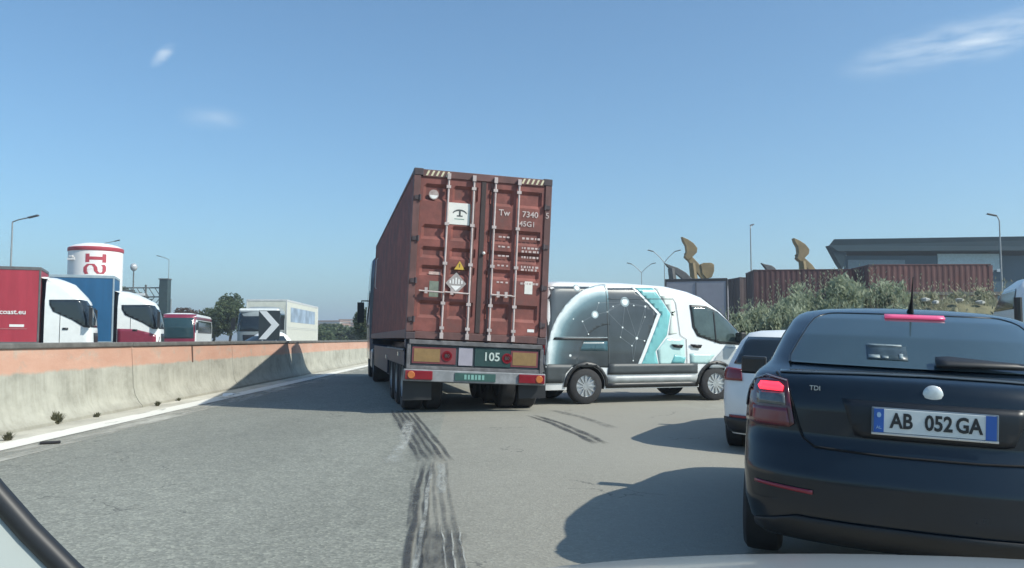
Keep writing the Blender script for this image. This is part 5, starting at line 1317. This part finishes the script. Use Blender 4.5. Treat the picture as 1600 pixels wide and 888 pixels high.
# far town
M_TW = mat('town_pale', (.52, .51, .48), .8, var=.15, scale=.05); M_TR = mat('town_roof', (.30, .20, .16), .8, var=.2)
FT = [(492, 506, 260, 12), (512, 501, 330, 10), (528, 508, 300, 16), (547, 499, 360, 9), (556, 505, 320, 10), (572, 504, 300, 12), (536, 503, 420, 14), (480, 508, 330, 14)]
FL = ['far pale block just right of the cream trailer', 'far pale block, second from the cream trailer', 'wide low far block under the tallest far tree', 'tallest far pale block on the skyline', 'far block right of the tallest one', 'far block nearest the container lorry', 'farthest pale block on the skyline', 'far pale block half behind the cream trailer']
for i, (px, py, d, w) in enumerate(FT):
    p = at(px, py, d); o = empty('far_building', (p.x, d, 0), R((i*37) % 30-15), 0, FL[i], 'building', 'far buildings on the skyline')
    MB().bb(-w/2, w/2, 0, 12, 0, p.z-.5).build('wall', o, M_TW); MB().bb(-w/2-.3, w/2+.3, -.3, 12.3, p.z-.5, p.z).build('roof', o, M_TR)
    for k in range(3):
        for r_ in range(2): MB().bb(-w*.35+k*w*.27, -w*.35+k*w*.27+1.4, -.08, -.02, 1.5+r_*3, 3+r_*3).build('window', o, M_GLASS)

# hills far off
hv = []; hf = []; nn_ = 60
for i in range(nn_):
    a = R(-60+120*i/(nn_-1)); r0 = 2400; x, y = r0*math.sin(a), r0*math.cos(a); h = 14+16*noise.noise(Vector((i*.25, 0, 0)))
    hv += [(x, y, -5), (x*1.05, y*1.05, max(4, h)), (x*1.3, y*1.3, -5)]
for i in range(nn_-1): hf += [(3*i, 3*i+3, 3*i+4, 3*i+1), (3*i+1, 3*i+4, 3*i+5, 3*i+2)]
tag(MB().add(hv, hf).build('hills', None, mat('hill_scrub', (.10, .12, .09), .95, var=.2, scale=.01)), kind='structure')

# white vehicle at the right edge
rv = empty('white_pickup', (0, 0, 0), 0, 0, 'white vehicle half cut by the right edge of the photo, behind the shrubs', 'car')
w6 = Shell([(.3, .1, 4.4, .84, .05, .2, .1, .3), (.6, 0, 4.5, .9, .06, .28, .14, .38), (1.0, .03, 4.3, .9, .06, .28, .16, .4), (1.15, .1, 3.4, .86, .06, .28, .15, .38), (1.7, .4, 2.6, .74, .06, .24, .14, .3), (1.9, .7, 2.2, .5, .06, .2, .1, .2)])
w6.body('body', rv, M_WHITE, step=.1)
for sg in (-1, 1):
    skin('side_window', rv, M_GLASS, [(.6, 1.18), (3.0, 1.18), (2.5, 1.62), (.8, 1.65)], lambda y, z: w6.side(sg, y, z, .01), .1, .06)
    for y in (.9, 3.5): wheel(rv, sg*.8, y, .36, .22, M_ALLOY, 7)
skin('rear_window', rv, M_GLASS, [(-.7, 1.2), (.7, 1.2), (.62, 1.6), (-.62, 1.6)], lambda x, z: w6.rear(x, z, .01), .1, .06)
rv.location = (at(1665, 530, 18).x, 18, .75); rv.rotation_euler = (0, 0, -R(20))
pd = MB().prism([(13.2-1.9, -.1), (13.2+1.0, .72), (17, .72), (17, -.1)], 17.0, 24).build('parking_ledge', None, M_GUT); pd.location = (-1.0, 0, 0); tag(pd, kind='structure')
ps = MB().tube([(0, 0, 0), (0, 0, 1.9)], .06, 8).build('bollard_post', None, M_BLK); ps.location = (at(1591, 530, 13).x, 13, 0)
tag(ps, 'black post standing at the right edge behind the black car roof', 'post')

# ------------------------------------------------------------------ the car the photograph is taken from
own = empty('silver_car', (0, 0, 0), 0, 0, 'silver car with its bonnet along the bottom edge and windscreen corner at bottom left', 'car')
M_SIL = mat('silver_bonnet', (.36, .38, .38), .32, metal=.3, coat=.6, var=.08, scale=1.5)
M_GP = mat('pale_grey_trim', (.33, .365, .35), .45, var=.05, scale=1.5)
vs = []; fs = []; NX, NY = 28, 10
for j in range(NY+1):
    for i in range(NX+1):
        x = -.78+1.56*i/NX+.36; q = (x-.40)/.80
        y = .62+(1.04)*j/NY
        yy = y*(1-.10*q*q*j/NY)
        z = 1.05-.23*(j/NY)**1.3-.10*(x-.47)**2-.05*max(0, abs(q)-.8)
        vs.append((x, yy, z))
for j in range(NY):
    for i in range(NX): fs.append((j*NX+j+i, j*NX+j+i+1, (j+1)*NX+j+1+i+1, (j+1)*NX+j+1+i))
bn = MB().add([(a, b, c-.006) for a, b, c in vs], fs).build('bonnet', own, M_SIL, smooth=60, solid=.02)
nose = MB().bb(-.40, 1.14, 1.40, 1.60, .35, .55).build('bumper', own, M_SIL, bevel=.08)
# windscreen corner: black rubber seal and pale pillar foot
def cray(px, py, d): return at(px, py, d)
a0 = [(-60, 690), (0, 762), (60, 826), (125, 888), (170, 925)]
mb = MB().m(M_BLK).tube([cray(x, y, .62) for x, y in a0], .0085, 10); mb.build('windscreen_seal', own, smooth=50)
tp = MB(); ptsA = [cray(x-7, y+10, .62) for x, y in a0]; ptsB = [p+Vector((-.10, -.10, -.10)) for p in ptsA]; n = len(ptsA)
tp.add(ptsA+ptsB, [(i, i+1, n+i+1, n+i) for i in range(n-1)]); tp.build('pillar_foot', own, M_GP, solid=.006)

# ------------------------------------------------------------------ thin summer haze
hm = bpy.data.materials.new('haze_air'); hm.use_nodes = True; hn = hm.node_tree.nodes; hl = hm.node_tree.links
hn.remove(hn['Principled BSDF']); pv = hn.new('ShaderNodeVolumePrincipled'); pv.inputs['Color'].default_value = (.80, .90, 1, 1)
pv.inputs['Density'].default_value = HAZE; pv.inputs['Anisotropy'].default_value = .2
hl.new(pv.outputs[0], hn['Material Output'].inputs['Volume'])
hz = MB().bb(-900, 900, -230, 4200, -8, 60).build('haze', None, hm); tag(hz, kind='stuff')
